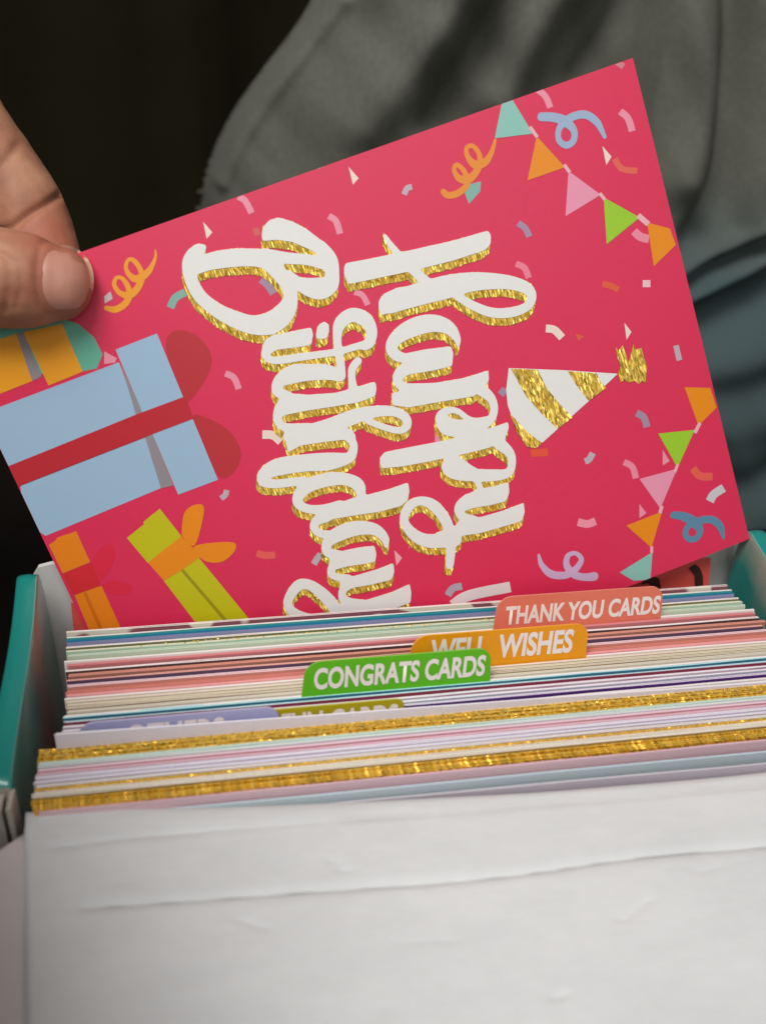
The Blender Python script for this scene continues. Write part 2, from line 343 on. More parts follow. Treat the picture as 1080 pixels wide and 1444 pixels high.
# ------------------------------------------------------------------ cards standing in the box
def lean_at(Y): return rad(15.0*max(0, min(1, (Y+50)/50)))
def row_y(py, z=0): return on_z(100, py, z)[1]
gold_sheet_m = glitter('gold_glitter_paper', (2300, 4200, 4200), amp=1.35, rough=.24)
def sheet(name, py, label, cat, group=None, xl=None, edge=(235, 228, 220), face=(220, 215, 210), th=.55, z=0.0, zr=None, x0=-76., x1=76., dyr=0.0, h=98,
          patch=None, patch_scale=60, leaves=2, wav=.12, lean=None, mats=None, rough=.5):
    """one card: leaves of paper with a coloured front and a pale cut edge, standing in the box"""
    Y = row_y(py); lean = lean_at(Y) if lean is None else lean
    if xl is not None:                                   # left end read from the picture
        d = ray(xl, py+(100-xl)*.08); x0 = (CAM+(Y-CAM[1])/d[1]*d)[0]
    zr = z if zr is None else zr
    em, fm = mats if mats else (paper(edge, rough=.7, spec=.2, grain=.10, scale=1400, bump=.2, name='paper_edge'), paper(face, rough=rough, spec=.35, grain=.05, patch=patch, patch_scale=patch_scale, name='printed_paper'))
    seed = random.random()*90
    nxx = 26; verts = []; faces = []; mi = []
    lt = th/leaves
    for k in range(leaves):
        dz = random.uniform(-.15, .1) if k else 0.0
        b0 = len(verts)
        dx0 = random.uniform(-.25, .25)
        for side in (0, 1):         # 0 = front (towards the lid), 1 = back
            for hh in (0, -3, -h):
                for i in range(nxx):
                    t = i/(nxx-1); x = x0+(x1-x0)*t+dx0
                    wy = wav*noise.noise((x*.03, seed, k*.3))+.04*noise.noise((x*.2, seed, k))
                    wz = .10*noise.noise((x*.05, seed+5, k))
                    zt = z+(zr-z)*t+dz+wz
                    y = Y+dyr*t+wy*(1 if hh > -h else 0)+k*lt+(lt*.86 if side else 0)
                    if hh == -h: y = Y+k*lt*.55+(lt*.5 if side else 0)
                    up = hh
                    verts.append((x, y+up*math.tan(lean), zt+up))
        def id(s, r, i): return b0+(s*3+r)*nxx+i
        for i in range(nxx-1):
            for r in (0, 1):
                faces.append((id(0, r, i), id(0, r+1, i), id(0, r+1, i+1), id(0, r, i+1))); mi.append(1)
                faces.append((id(1, r, i+1), id(1, r+1, i+1), id(1, r+1, i), id(1, r, i))); mi.append(1)
            faces.append((id(0, 0, i), id(0, 0, i+1), id(1, 0, i+1), id(1, 0, i))); mi.append(0)
            faces.append((id(0, 2, i+1), id(0, 2, i), id(1, 2, i), id(1, 2, i+1))); mi.append(0)
        for i, flip in ((0, 0), (nxx-1, 1)):
            for r in (0, 1):
                q = (id(0, r, i), id(1, r, i), id(1, r+1, i), id(0, r+1, i)); faces.append(q if not flip else q[::-1]); mi.append(0)
    org = W(((x0+x1)/2, Y-h*math.tan(lean), z-h))
    o = link(name, [W(v)-org for v in verts], faces, [em, fm], None, mi)
    o.location = org
    tag(o, label, cat, group)
    o['Y'] = Y; o['lean'] = lean; o['zt'] = z; o['zr'] = zr; o['dyr'] = dyr; o['x0'] = x0; o['x1'] = x1
    return o
del_props = []
C = 'greeting_card'
WHT = (238, 230, 224)
cards = [
 # py, dict
 (842, dict(face=(222, 84, 76), edge=(232, 150, 150), z=-1.6, zr=1.4, x0=-76.8, x1=76.3, dyr=-3.0, lean=rad(16.3), label='red card with dark brown curved marks standing right behind the other cards at the back')),
 (892, dict(face=(140, 84, 92), edge=WHT, patch=(222, 210, 190), patch_scale=95, label='rearmost card of the row in front of the pink card, dusty maroon with beige patches')),
 (899.5, dict(face=(60, 160, 160), edge=WHT, label='white edged card with a teal front behind the dark blue edge')),
 (905.6, dict(face=(150, 150, 186), edge=(18, 112, 148), th=.85, label='dark teal blue edged card with lavender front')),
 (914, dict(face=(120, 125, 85), edge=(240, 234, 226), th=.6, x0=-76.6, label='white edged card with an olive front in front of the dark blue edge')),
 (919.5, dict(face=(176, 206, 180), edge=(226, 224, 196), th=.6, label='mint card with a pale cream edge and specks of gold glitter')),
 (926, dict(face=(196, 208, 184), edge=(196, 214, 190), th=.7, label='mint card just behind the white divider of the coral tab')),
 (939.5, dict(face=(206, 124, 126), edge=(216, 132, 134), th=.9, x1=76.6, label='rose red card just in front of the divider with the coral tab')),
 (947, dict(face=(92, 64, 62), edge=(244, 232, 226), th=.65, x1=77, label='white edged card with a dark brown front')),
 (954, dict(face=(176, 116, 102), edge=(218, 150, 130), th=.8, x1=77.4, label='salmon brown card below the dark brown band')),
 (960.5, dict(face=(104, 78, 104), edge=(232, 172, 158), th=.6, label='salmon edged card with a dark purple front')),
 (969, dict(face=(216, 146, 132), edge=(240, 214, 220), th=.65, x1=78, label='pale lavender edged card with an orange red front')),
 (977, dict(face=(224, 150, 142), edge=(212, 126, 108), th=.7, label='orange red edged card with a coral pink front')),
 (982, dict(face=(236, 178, 178), edge=(236, 160, 156), th=.8, patch=(226, 140, 150), patch_scale=30, label='blush pink card with blotchy front behind the orange tab')),
 (991, dict(face=(206, 190, 170), edge=(232, 220, 200), th=.6, label='cream card just in front of the divider with the orange tab')),
 (995.5, dict(face=(196, 184, 150), edge=(226, 216, 190), th=.6, label='second cream card in front of the orange tab, slightly greener')),
 (1000, dict(face=(150, 130, 100), edge=(222, 210, 188), th=.6, label='cream card with a darker olive brown front')),
 (1005, dict(face=(214, 208, 190), edge=(218, 210, 190), th=.7, label='pale cream card just behind the divider with the green tab')),
 (1012.5, dict(face=(64, 128, 156), edge=(176, 226, 226), th=.8, x0=-77, label='pale cyan edged card with a blue front, just in front of the green tab')),
 (1018.5, dict(face=(150, 62, 86), edge=(190, 222, 226), th=.6, x0=-77, label='pale cyan edged card with a maroon front')),
 (1026, dict(face=(206, 190, 200), edge=(236, 230, 236), th=.6, x0=-77, patch=(188, 150, 170), patch_scale=30, label='white edged card with a mauve front below the maroon band')),
 (1031.5, dict(face=(190, 190, 206), edge=(238, 234, 238), th=.6, x0=-77, label='white edged card with a pale lavender grey front')),
 (1037, dict(face=(84, 44, 118), edge=(226, 218, 232), th=.6, x0=-77, zr=-.2, label='purple card with a row of dark slate blocks behind the white envelope')),
]
made = []
for i, (py, kw) in enumerate(cards):
    if i and 'x0' not in kw: kw['xl'] = 95.5+random.uniform(-1.5, 1.5)
    if kw.get('x0') == -77: kw['xl'] = 90+random.uniform(-1.5, 1)
    if kw.get('x0') == -76.6: kw['xl'] = 94
for py, kw in cards: made.append(sheet(C, py, cat='card', group='cards filed upright in the box', **kw))
# marks printed on the red card and slate blocks on the purple card
def on_card(o, px, py, lift=.06):
    """point on the front plane of a filed card under a picture position, in millimetres"""
    Y = o['Y']; le = o['lean']; zt = o['zt']
    n = np.array([0, math.cos(le), -math.sin(le)]); d = ray(px, py); x = 0.0
    for _ in range(4):
        u = (x-o['x0'])/(o['x1']-o['x0']); p0 = np.array([0, Y+o['dyr']*u, zt+(o['zr']-zt)*u])
        t = (n@(p0-CAM))/(n@d); q = CAM+t*d; x = q[0]
    return q-n*lift
def mark(name, o, poly, rgb, lift=.25):
    P = [on_card(o, *q, lift=lift) for q in poly]
    bpy.context.view_layer.update(); im = o.matrix_world.inverted()
    return link(name, [im @ W(p) for p in P], [tuple(range(len(P)))], paper(rgb, name='print_ink'), o)
mark('printed_curve', made[0], [(970, 801), (979, 795), (986, 801), (990, 812), (990, 832), (979, 832), (978, 811)], (58, 28, 22))
mark('printed_curve', made[0], [(903, 824), (908, 815), (917, 811), (928, 815), (932, 832), (920, 832), (914, 822)], (58, 28, 22))
for a, b, dy in ((846, 874, 0), (887, 920, -3.4), (936, 974, -7.6)):
    mark('slate_block', made[-2], [(a, 975+dy), (a+2, 970.5+dy), (b, 967+dy), (b, 974+dy)], (60, 62, 92), .35)
random.seed(12)
# specks of gold glitter on the mint card's edge
sp_m = gold_sheet_m
vs = []; fs = []
mc = made[5]
for k in range(60):
    x = random.uniform(-52, 30) if k < 45 else random.uniform(-74, 76); y = mc['Y']+random.uniform(-.1, .5); s = random.uniform(.08, .26)
    b0 = len(vs); vs += [W((x-s, y, .12))-mc.location, W((x+s, y-.05, .12))-mc.location, W((x+s*.6, y+.1, .3))-mc.location, W((x-s*.6, y+.12, .3))-mc.location]; fs.append((b0, b0+1, b0+2, b0+3))
o = link('glitter_specks', vs, fs, sp_m, mc); tag(o, kind='stuff')

# dividers with printed tabs
def divider(py, tab_px, tab_rgb, text, label, body=(236, 230, 224), text_px=None, z=0.0, xl=92, x1=77.5):
    o = sheet('divider', py, label, 'divider', 'tabbed dividers filed between the cards', edge=(242, 236, 230), face=body, th=.55, z=z, leaves=1, xl=xl, x1=x1, wav=.08)
    Y = o['Y']; le = o['lean']; y_up = np.array([0, math.sin(le), math.cos(le)]); nrm = np.array([0, -math.cos(le), math.sin(le)])
    (pl, pr, ptop, pt_x) = tab_px            # left px, right px at mid height, top pixel row and where it was read
    a = on_card(o, pl, ptop+(pt_x-pl)*.085); b = on_card(o, pr, ptop+(pt_x-pr)*.085); t = on_card(o, pt_x, ptop)
    xl, xr = a[0], b[0]; H = (t[2]-z)/math.cos(le)
    r = min(3.6, H*.7); pts = [(xl-1.0, -2.0), (xl-.5, 0)]
    for k in range(9):
        w = k/8*math.pi/2; pts.append((xl+r-r*math.cos(w), H-r+r*math.sin(w)))
    for k in range(9):
        w = k/8*math.pi/2; pts.append((xr-r*.8+r*.8*math.sin(w), H-r*.8+r*.8*math.cos(w)))
    pts += [(xr+.1, 0), (xr+.1, -2)]
    base = np.array([0, Y, z]); tm = paper(tab_rgb, rough=.5, spec=.4, grain=.05, name='tab_paper'); em = paper(tuple(min(255, int(c*.8+50)) for c in tab_rgb), name='tab_edge')
    bpy.context.view_layer.update(); im = o.matrix_world.inverted()
    n = len(pts); v = [im @ W(base+np.array([p[0], 0, 0])+p[1]*y_up+nrm*.12) for p in pts]+[im @ W(base+np.array([p[0], 0, 0])+p[1]*y_up-nrm*.28) for p in pts]
    f = [tuple(range(n-1, -1, -1)), tuple(range(n, 2*n))]+[(i, (i+1) % n, n+(i+1) % n, n+i) for i in range(n)]
    tab = link('tab', v, f, [tm, em], o, [0, 0]+[1]*n)
    if text:
        cu = bpy.data.curves.new('lettering', 'FONT'); cu.body = text; cu.size = 1; cu.shear = .09; cu.offset = .034; cu.resolution_u = 5; cu.space_character = 1.0
        to = bpy.data.objects.new('lettering_source', cu); COL.objects.link(to); bpy.context.view_layer.update()
        me = bpy.data.meshes.new_from_object(to.evaluated_get(bpy.context.evaluated_depsgraph_get())); bpy.data.objects.remove(to)
        co = np.array([q.co[:] for q in me.vertices]); mn, mx = co.min(0), co.max(0)
        (tl, tr, tt, tb) = text_px           # left, right, and pixel rows of cap top and baseline read at tl
        p0 = on_card(o, tl, tb, .25); p1 = on_card(o, tr, tb-(tr-tl)*.085, .25); pt = on_card(o, tl, tt, .25)
        sx = (p1[0]-p0[0])/(mx[0]-mn[0]); sy = ((pt[2]-p0[2])/math.cos(le))/.70
        hh = (p0[2]-z)/math.cos(le)
        for q, c in zip(me.vertices, co):
            q.co = im @ W(base+np.array([p0[0]+(c[0]-mn[0])*sx, 0, 0])+(hh+c[1]*sy)*y_up+nrm*.2)
        me.materials.append(paper((244, 232, 224), rough=.5, grain=.04, name='white_ink'))
        lo = bpy.data.objects.new('lettering', me); COL.objects.link(lo); lo.parent = tab
    return o
divider(933.5, (700, 935, 832, 850), (228, 122, 98), 'THANK YOU CARDS', 'white divider with the coral tab reading THANK YOU CARDS', text_px=(712, 929, 856, 880))
divider(986, (580, 830, 884, 760), (240, 156, 16), 'WELL  WISHES', 'white divider with the orange tab reading WELL WISHES', body=(238, 222, 206), text_px=(607, 806, 903, 934))
divider(1010.5, (428, 693, 921, 600), (94, 184, 22), 'CONGRATS CARDS', 'white divider with the bright green tab reading CONGRATS CARDS', text_px=(443, 683, 943, 971))
divider(1042, (300, 570, 991, 500), (176, 160, 14), 'FUN CARDS', 'divider with the olive yellow tab half hidden by the lavender tab and envelope', text_px=(396, 560, 1007, 1037), z=-.6)
divider(1047, (108, 393, 1004, 300), (170, 168, 206), 'OTHERS', 'divider with the lavender tab standing above the white envelope at the left', text_px=(180, 318, 1023, 1054), z=-.6)

# envelopes and glitter sheets at the front
E = 'envelope'; EG = 'envelopes filed at the front of the box'
sheet(E, 1054, 'plain white envelope behind the rear gold glitter sheets', 'envelope', EG, edge=(238, 234, 240), face=(226, 222, 232), z=3.3, zr=.3, xl=81, x1=77.5, th=.5, lean=rad(2))
gold_face_m = glitter('gold_glitter_face', (2300, 4200, 4200), amp=1.1, rough=.4, base=((214, 150, 18), (250, 200, 66)))
gm = (gold_sheet_m, gold_face_m)
def gold(py, i, label, th=.34, z=None, **kw):
    return sheet('glitter_sheet', py, label, 'glitter paper', 'gold glitter sheets among the envelopes', mats=gm, th=th, leaves=1, z=random.uniform(-.35, .25) if z is None else z, xl=(54 if py < 1080 else 48)+random.uniform(-2, 2), x1=77.5, wav=.10, **kw)
ORD = ('rearmost', 'second', 'third', 'fourth', 'fifth', 'foremost')
for i in range(6): gold(1055.2+3.05*i, i, ORD[i]+' gold glitter sheet of the rear gold band, behind the mint green envelope')
sheet(E, 1073.5, 'mint green envelope edge right in front of the rear gold band', 'envelope', EG, edge=(196, 220, 206), face=(206, 226, 214), xl=56, x1=77.6, th=.7)
sheet(E, 1078.6, 'pale mint envelope in front of the brighter mint one', 'envelope', EG, edge=(210, 224, 216), face=(214, 206, 212), xl=55, x1=77.6, th=.65)
sheet(E, 1083.8, 'dusty pink envelope between the mint and white envelopes', 'envelope', EG, edge=(228, 200, 208), face=(214, 150, 164), xl=53, x1=77.6, th=.7)
sheet(E, 1089.2, 'pale pink envelope in front of the dusty pink one', 'envelope', EG, edge=(222, 178, 188), face=(220, 196, 208), xl=52, x1=77.6, th=.7)
sheet(E, 1094.6, 'lavender white envelope in front of the pink ones', 'envelope', EG, edge=(230, 222, 232), face=(212, 204, 218), xl=50, x1=77.6, th=.75)
sheet(E, 1100.4, 'second lavender white envelope with greyer front', 'envelope', EG, edge=(224, 218, 228), face=(186, 180, 190), xl=48.5, x1=77.6, th=.75)
sheet(E, 1106.2, 'cream white envelope just behind the thin gold line', 'envelope', EG, edge=(230, 222, 218), face=(206, 198, 190), xl=52, x1=77.6, th=.7)
gold(1112.4, 5, 'single gold glitter sheet making the thin gold line', th=.55, z=.35)
sheet(E, 1116.2, 'pale cream envelope between the thin gold line and the front gold band', 'envelope', EG, edge=(226, 220, 204), face=(222, 210, 190), xl=47, x1=77.6, th=.75)
sheet(E, 1120.6, 'cream envelope touching the front gold band', 'envelope', EG, edge=(232, 226, 212), face=(190, 160, 90), xl=46, x1=77.6, th=.65)
for i in range(6): gold(1124.6+2.35*i, i, ORD[i]+' gold glitter sheet of the front gold band, nearest to the lid', lean=0)
sheet(E, 1138.2, 'pale pink envelope in front of the front gold band', 'envelope', EG, edge=(226, 190, 196), face=(222, 190, 196), x0=-75, x1=77.6, th=.4, z=-.5, zr=-.15, dyr=-.9, lean=0)
sheet(E, 1142, 'pale blue envelope in front of the pink one, nearest to the lid', 'envelope', EG, edge=(196, 214, 222), face=(196, 208, 212), x0=-74.8, x1=77.6, th=.4, z=-2.2, zr=-.8, dyr=-2.6, lean=0)
sheet(E, 1146, 'white frontmost envelope tucked against the lid fold', 'envelope', EG, edge=(206, 202, 208), face=(190, 182, 190), x0=-74.6, x1=77.6, th=.4, z=-3.6, zr=-1.0, dyr=-4.8, lean=0)

# ------------------------------------------------------------------ the pink birthday card held in the hand
SC = 1.03
r1 = np.array([.93508, -.35071, .05122]); r2 = np.array([.33893, .9006, .27212]); r1 /= np.linalg.norm(r1); r2 -= r1*(r1@r2); r2 /= np.linalg.norm(r2)
nn = np.cross(r1, r2)                                   # away from the camera
T0 = np.array([-87.76, -40.35, 179.66])*SC
PW, PH = 152.6, 112.2
ex, ey, ez = M.T@r1, M.T@r2, M.T@nn                     # card axes in the world
porg = CAM + M.T@T0
def to_card(px, py):
    px = np.asarray(px, float); py = np.asarray(py, float)
    d = np.stack([(px-CX)/FPX, (py-CY)/FPX, np.ones_like(px)], -1)
    t = (T0@nn)/(d@nn); P = d*t[..., None]-T0
    return np.stack([P@r1, P@r2], -1)
rot = Matrix((ex, -ey, -ez)).transposed()               # local x along the top edge, y up, z towards the camera
pink = empty('birthday_card', W(porg), rot)
tag(pink, 'bright pink birthday card with white and gold lettering held up sideways above the box', 'card')
pink_m = paper((222, 44, 84), rough=.42, spec=.6, grain=.03, scale=700, bump=.06, name='pink_gloss_card')
def L(x, y, z):                                         # the stiff card bows a little, away from the lens at its sides
    u, v = 2*x/PW-1, 2*y/PH-1
    return (x*MM, -y*MM, (z+.9*(1-u*u)-.25*v*v*u)*MM)
# sheets of the folded card, very slightly bowed
def bow(x, y): return .5*math.sin(max(0, min(1, x/PW))*math.pi)*.4
def leaf(name, z, th, mat, inset=0.0):
    nx, ny = 52, 38; v = []; f = []
    for s in (0, 1):
        for j in range(ny):
            for i in range(nx):
                x = inset+(PW-inset)*i/(nx-1); y = PH*j/(ny-1); rr = 0
                v.append(L(x, y, z-(th if s else 0)))
    n = nx*ny
    f = [q[::-1] for q in grid_faces(nx, ny)]+[tuple(n+k for k in q) for q in grid_faces(nx, ny)]
    b = [i for i in range(nx)]+[j*nx+nx-1 for j in range(1, ny)]+[(ny-1)*nx+i for i in range(nx-2, -1, -1)]+[j*nx for j in range(ny-2, 0, -1)]
    f += [(b[k], b[(k+1) % len(b)], n+b[(k+1) % len(b)], n+b[k]) for k in range(len(b))]
    return link(name, v, f, mat, pink)
leaf('front_leaf', 0, .28, pink_m)
leaf('back_leaf', -.42, .28, paper((232, 222, 220), name='card_back'), .2)
ink = {}
def inkm(rgb):
    return paper(rgb, rough=.36, spec=.5, grain=.02, scale=300, bump=.02, name='printed_ink')
def clip_card(P):
    for axis, lim, sg in ((0, .05, 1), (0, PW-.05, -1), (1, .05, 1), (1, PH-.05, -1)):
        out = []
        for a, b in zip(P, P[1:]+P[:1]):
            ia, ib = sg*(a[axis]-lim) >= 0, sg*(b[axis]-lim) >= 0
            if ia: out.append(a)
            if ia != ib:
                t = (lim-a[axis])/(b[axis]-a[axis]); out.append((a[0]+t*(b[0]-a[0]), a[1]+t*(b[1]-a[1])))
        P = out
        if len(P) < 3: return []
    return P
def poly(name, frame, pts, rgb, layer=1, parent=None, smooth=0):
    ox, oy, sc = frame
    if smooth: pts = [tuple(p) for p in catmull(pts, smooth, closed=True)]
    P = to_card([ox+p[0]/sc for p in pts], [oy+p[1]/sc for p in pts])
    P = clip_card([tuple(p) for p in P])
    if len(P) < 3: return None
    ar = sum(a[0]*b[1]-a[1]*b[0] for a, b in zip(P, P[1:]+P[:1]))
    if ar > 0: P = P[::-1]
    z = .035*layer
    bm = bmesh.new(); vv = [bm.verts.new((p[0], p[1], 0)) for p in P]; bm.faces.new(vv); bmesh.ops.triangulate(bm, faces=bm.faces[:])
    for ax in (0, 1):                                   # cut into strips so that the print follows the bow of the card
        lo = min(p[ax] for p in P); hi = max(p[ax] for p in P); q = (math.floor(lo/6)+1)*6
        while q < hi:
            n_ = [0, 0, 0]; n_[ax] = 1; c_ = [0, 0, 0]; c_[ax] = q
            bmesh.ops.bisect_plane(bm, geom=bm.verts[:]+bm.edges[:]+bm.faces[:], dist=1e-6, plane_co=c_, plane_no=n_); q += 6
    for v_ in bm.verts: v_.co = L(v_.co.x, v_.co.y, z)
    me = bpy.data.meshes.new(name); bm.to_mesh(me); bm.free(); me.materials.append(inkm(rgb) if isinstance(rgb, tuple) else rgb)
    o = bpy.data.objects.new(name, me); COL.objects.link(o); o.parent = parent or pink
    return o
# ---- outline fields for brush strokes
class Field:
    def __init__(self, x0, y0, x1, y1, res):
        self.x0, self.y0, self.res = x0, y0, res
        self.nx = int((x1-x0)/res)+1; self.ny = int((y1-y0)/res)+1
        self.X, self.Y = np.meshgrid(x0+np.arange(self.nx)*res, y0+np.arange(self.ny)*res)
        self.F = np.full(self.X.shape, 9.0)
    def win(self, P, m):
        a = np.clip(((P.min(0)-m-(self.x0, self.y0))/self.res).astype(int), 0, None); b = ((P.max(0)+m-(self.x0, self.y0))/self.res).astype(int)+2
        return slice(a[1], max(a[1], b[1])), slice(a[0], max(a[0], b[0]))
    def stroke(self, P, r):
        for (a, ra), (b, rb) in zip(zip(P[:-1], r[:-1]), zip(P[1:], r[1:])):
            w = self.win(np.array([a, b]), max(ra, rb)+1.5); X, Y = self.X[w], self.Y[w]
            if X.size == 0: continue
            ab = b-a; t = np.clip(((X-a[0])*ab[0]+(Y-a[1])*ab[1])/(ab@ab+1e-9), 0, 1)
            d = np.hypot(X-a[0]-t*ab[0], Y-a[1]-t*ab[1])-(ra+t*(rb-ra))
            self.F[w] = np.minimum(self.F[w], d)
    def poly(self, P, rnd=.25):
        w = self.win(P, 2.0); X, Y = self.X[w], self.Y[w]
        if X.size == 0: return
        d = np.full(X.shape, 9.0); ins = np.zeros(X.shape, bool)
        for a, b in zip(P, np.roll(P, -1, 0)):
            ab = b-a; t = np.clip(((X-a[0])*ab[0]+(Y-a[1])*ab[1])/(ab@ab+1e-9), 0, 1)
            d = np.minimum(d, np.hypot(X-a[0]-t*ab[0], Y-a[1]-t*ab[1]))
            if abs(b[1]-a[1]) > 1e-9:
                ins ^= ((a[1] > Y) != (b[1] > Y)) & (X < ab[0]*(Y-a[1])/(b[1]-a[1])+a[0])
        self.F[w] = np.minimum(self.F[w], np.where(ins, -d, d)-rnd*.3)
    def mesh(self, name, z, mat, parent, F=None, th=0.0, smooth=0):
        F = np.clip(self.F if F is None else F, -1.2, 1.2)
        for _ in range(smooth):
            F = (F+np.roll(F, 1, 0)+np.roll(F, -1, 0))/3; F = (F+np.roll(F, 1, 1)+np.roll(F, -1, 1))/3
        out = (self.X < .1) | (self.X > PW-.1) | (self.Y > PH-.1)
        F = np.where(out, np.maximum(F, .01), F)
        vid = {}; V = []; faces = []; res = self.res
        def vert(x, y):
            k = (round(x*5000), round(y*5000))
            if k not in vid: vid[k] = len(V); V.append((x, y))
            return vid[k]
        neg = F < 0
        c4 = np.stack([neg[:-1, :-1], neg[:-1, 1:], neg[1:, 1:], neg[1:, :-1]]).sum(0)
        # whole cells merged into horizontal runs would leave T-joints; keep them as quads
        for j, i in zip(*np.nonzero(c4)):
            xs = (self.X[j, i], self.X[j, i+1]); ys = (self.Y[j, i], self.Y[j+1, i])
            q = [(xs[0], ys[0], F[j, i]), (xs[1], ys[0], F[j, i+1]), (xs[1], ys[1], F[j+1, i+1]), (xs[0], ys[1], F[j+1, i])]
            if c4[j, i] == 4: faces.append([vert(p[0], p[1]) for p in q]); continue
            o = []
            for a, b in zip(q, q[1:]+q[:1]):
                if a[2] < 0: o.append((a[0], a[1]))
                if (a[2] < 0) != (b[2] < 0):
                    t = a[2]/(a[2]-b[2]); o.append((a[0]+t*(b[0]-a[0]), a[1]+t*(b[1]-a[1])))
            ids = []
            for p in o:
                k = vert(*p)
                if k not in ids: ids.append(k)
            if len(ids) > 2: faces.append(ids)
        n = len(V); verts = [L(x, y, z) for x, y in V]; F2 = [f[::-1] for f in faces]
        if th:                                          # raised print: side walls down to the card
            cnt = {}
            for f in F2:
                for a, b in zip(f, f[1:]+f[:1]): cnt[(a, b)] = 1
            verts += [L(x, y, z-th) for x, y in V]
            F2 += [[b, a, a+n, b+n] for (a, b) in cnt if (b, a) not in cnt]
        return link(name, verts, F2, mat, parent)
def px_scale(px, py):
    a = to_card(px-1, py); b = to_card(px+1, py); return np.linalg.norm(b-a)/2
def add(field, frame, kind, pts, k=7):
    ox, oy, sc = frame
    if kind == 's':
        P = catmull(pts, k); px, py, w = ox+P[:, 0]/sc, oy+P[:, 1]/sc, np.maximum(P[:, 2], 2)/sc
        s = px_scale(px.mean(), py.mean()); field.stroke(to_card(px, py), w*s/2)
    else:
        P = np.array(pts, float); field.poly(to_card(ox+P[:, 0]/sc, oy+P[:, 1]/sc))
R5 = (460, 300, 3.375); R6 = (500, 500, 3.857); R3 = (240, 280, 3.6); R4 = (340, 560, 3.6)
happy = [
 (R5, 'p', [(86, 300), (84, 262), (92, 242), (200, 222), (400, 180), (600, 135), (764, 88), (776, 108), (775, 150), (748, 178), (600, 226), (400, 276), (250, 308), (104, 338)]),
 (R5, 's', [(276, 108, 14), (300, 150, 26), (345, 205, 34), (400, 262, 44), (470, 330, 50), (500, 350, 60)]),
 (R5, 's', [(300, 430, 92), (400, 398, 98), (560, 355, 104), (700, 328, 84), (850, 330, 64), (945, 358, 54), (972, 402, 44), (945, 448, 42), (870, 474, 46), (780, 474, 44), (690, 440, 40), (620, 398, 36)]),
 (R5, 'p', [(248, 420), (270, 388), (330, 360), (420, 345), (430, 440), (330, 462), (258, 486), (248, 455)]),
 (R5, 's', [(622, 634, 14), (616, 595, 36), (575, 545, 62), (500, 525, 80), (410, 545, 84), (335, 590, 66), (306, 640, 54), (335, 680, 50), (390, 690, 36)]),
 (R5, 'p', [(380, 668), (470, 650), (588, 636), (598, 670), (592, 726), (500, 748), (400, 764), (340, 780)]),
 (R5, 's', [(400, 725, 60), (350, 760, 56), (336, 795, 44), (365, 828, 44), (440, 840, 60), (540, 838, 64)]),
 (R5, 'p', [(520, 808), (640, 788), (764, 752), (766, 795), (740, 842), (640, 870), (480, 885), (310, 900), (310, 858)]),
 (R6, 'p', [(200, 208), (330, 190), (460, 158), (590, 130), (716, 86), (722, 128), (690, 182), (640, 222), (400, 262), (290, 282), (204, 270)]),
 (R6, 's', [(690, 195, 62), (735, 235, 48), (752, 295, 42), (728, 355, 46), (650, 390, 56), (560, 412, 56), (490, 405, 54), (458, 362, 44), (462, 322, 40), (505, 300, 36), (555, 305, 30), (612, 345, 28), (660, 354, 26), (712, 340, 16)]),
 (R6, 's', [(480, 330, 30), (520, 362, 36), (600, 375, 40)]),
 (R6, 's', [(652, 385, 46), (660, 420, 34), (672, 462, 40)]),
 (R6, 'p', [(134, 560), (160, 528), (300, 500), (460, 470), (640, 430), (826, 366), (830, 394), (805, 464), (720, 502), (600, 532), (400, 575), (250, 602), (142, 612)]),
 (R6, 's', [(780, 480, 66), (835, 530, 50), (848, 590, 42), (825, 640, 48), (740, 652, 64), (620, 650, 66), (530, 640, 60), (488, 605, 44), (510, 572, 36), (556, 568, 34), (606, 602, 32), (660, 630, 26), (720, 640, 20)]),
 (R6, 's', [(520, 590, 28), (560, 615, 40), (620, 630, 40)]),
 (R6, 's', [(650, 660, 46), (668, 700, 30), (678, 740, 34)]),
 (R6, 'p', [(600, 760), (660, 730), (760, 712), (828, 690), (832, 745), (815, 790), (730, 812), (640, 826), (570, 850), (552, 830)]),
 (R6, 's', [(610, 785, 66), (568, 815, 52), (560, 850, 42), (590, 880, 48), (640, 895, 50)]),
 (R6, 'p', [(580, 880), (680, 880), (745, 862), (800, 845), (910, 804), (916, 850), (900, 898), (800, 928), (680, 962), (560, 980), (440, 1000), (440, 965), (540, 930)]),
 (R6, 's', [(540, 1000, 74), (460, 1006, 78), (380, 1004, 72), (310, 966, 58), (264, 895, 46), (292, 820, 52), (352, 790, 46), (420, 812, 58), (480, 880, 60), (512, 960, 54), (518, 1040, 52), (514, 1110, 46), (510, 1138, 44)]),
]
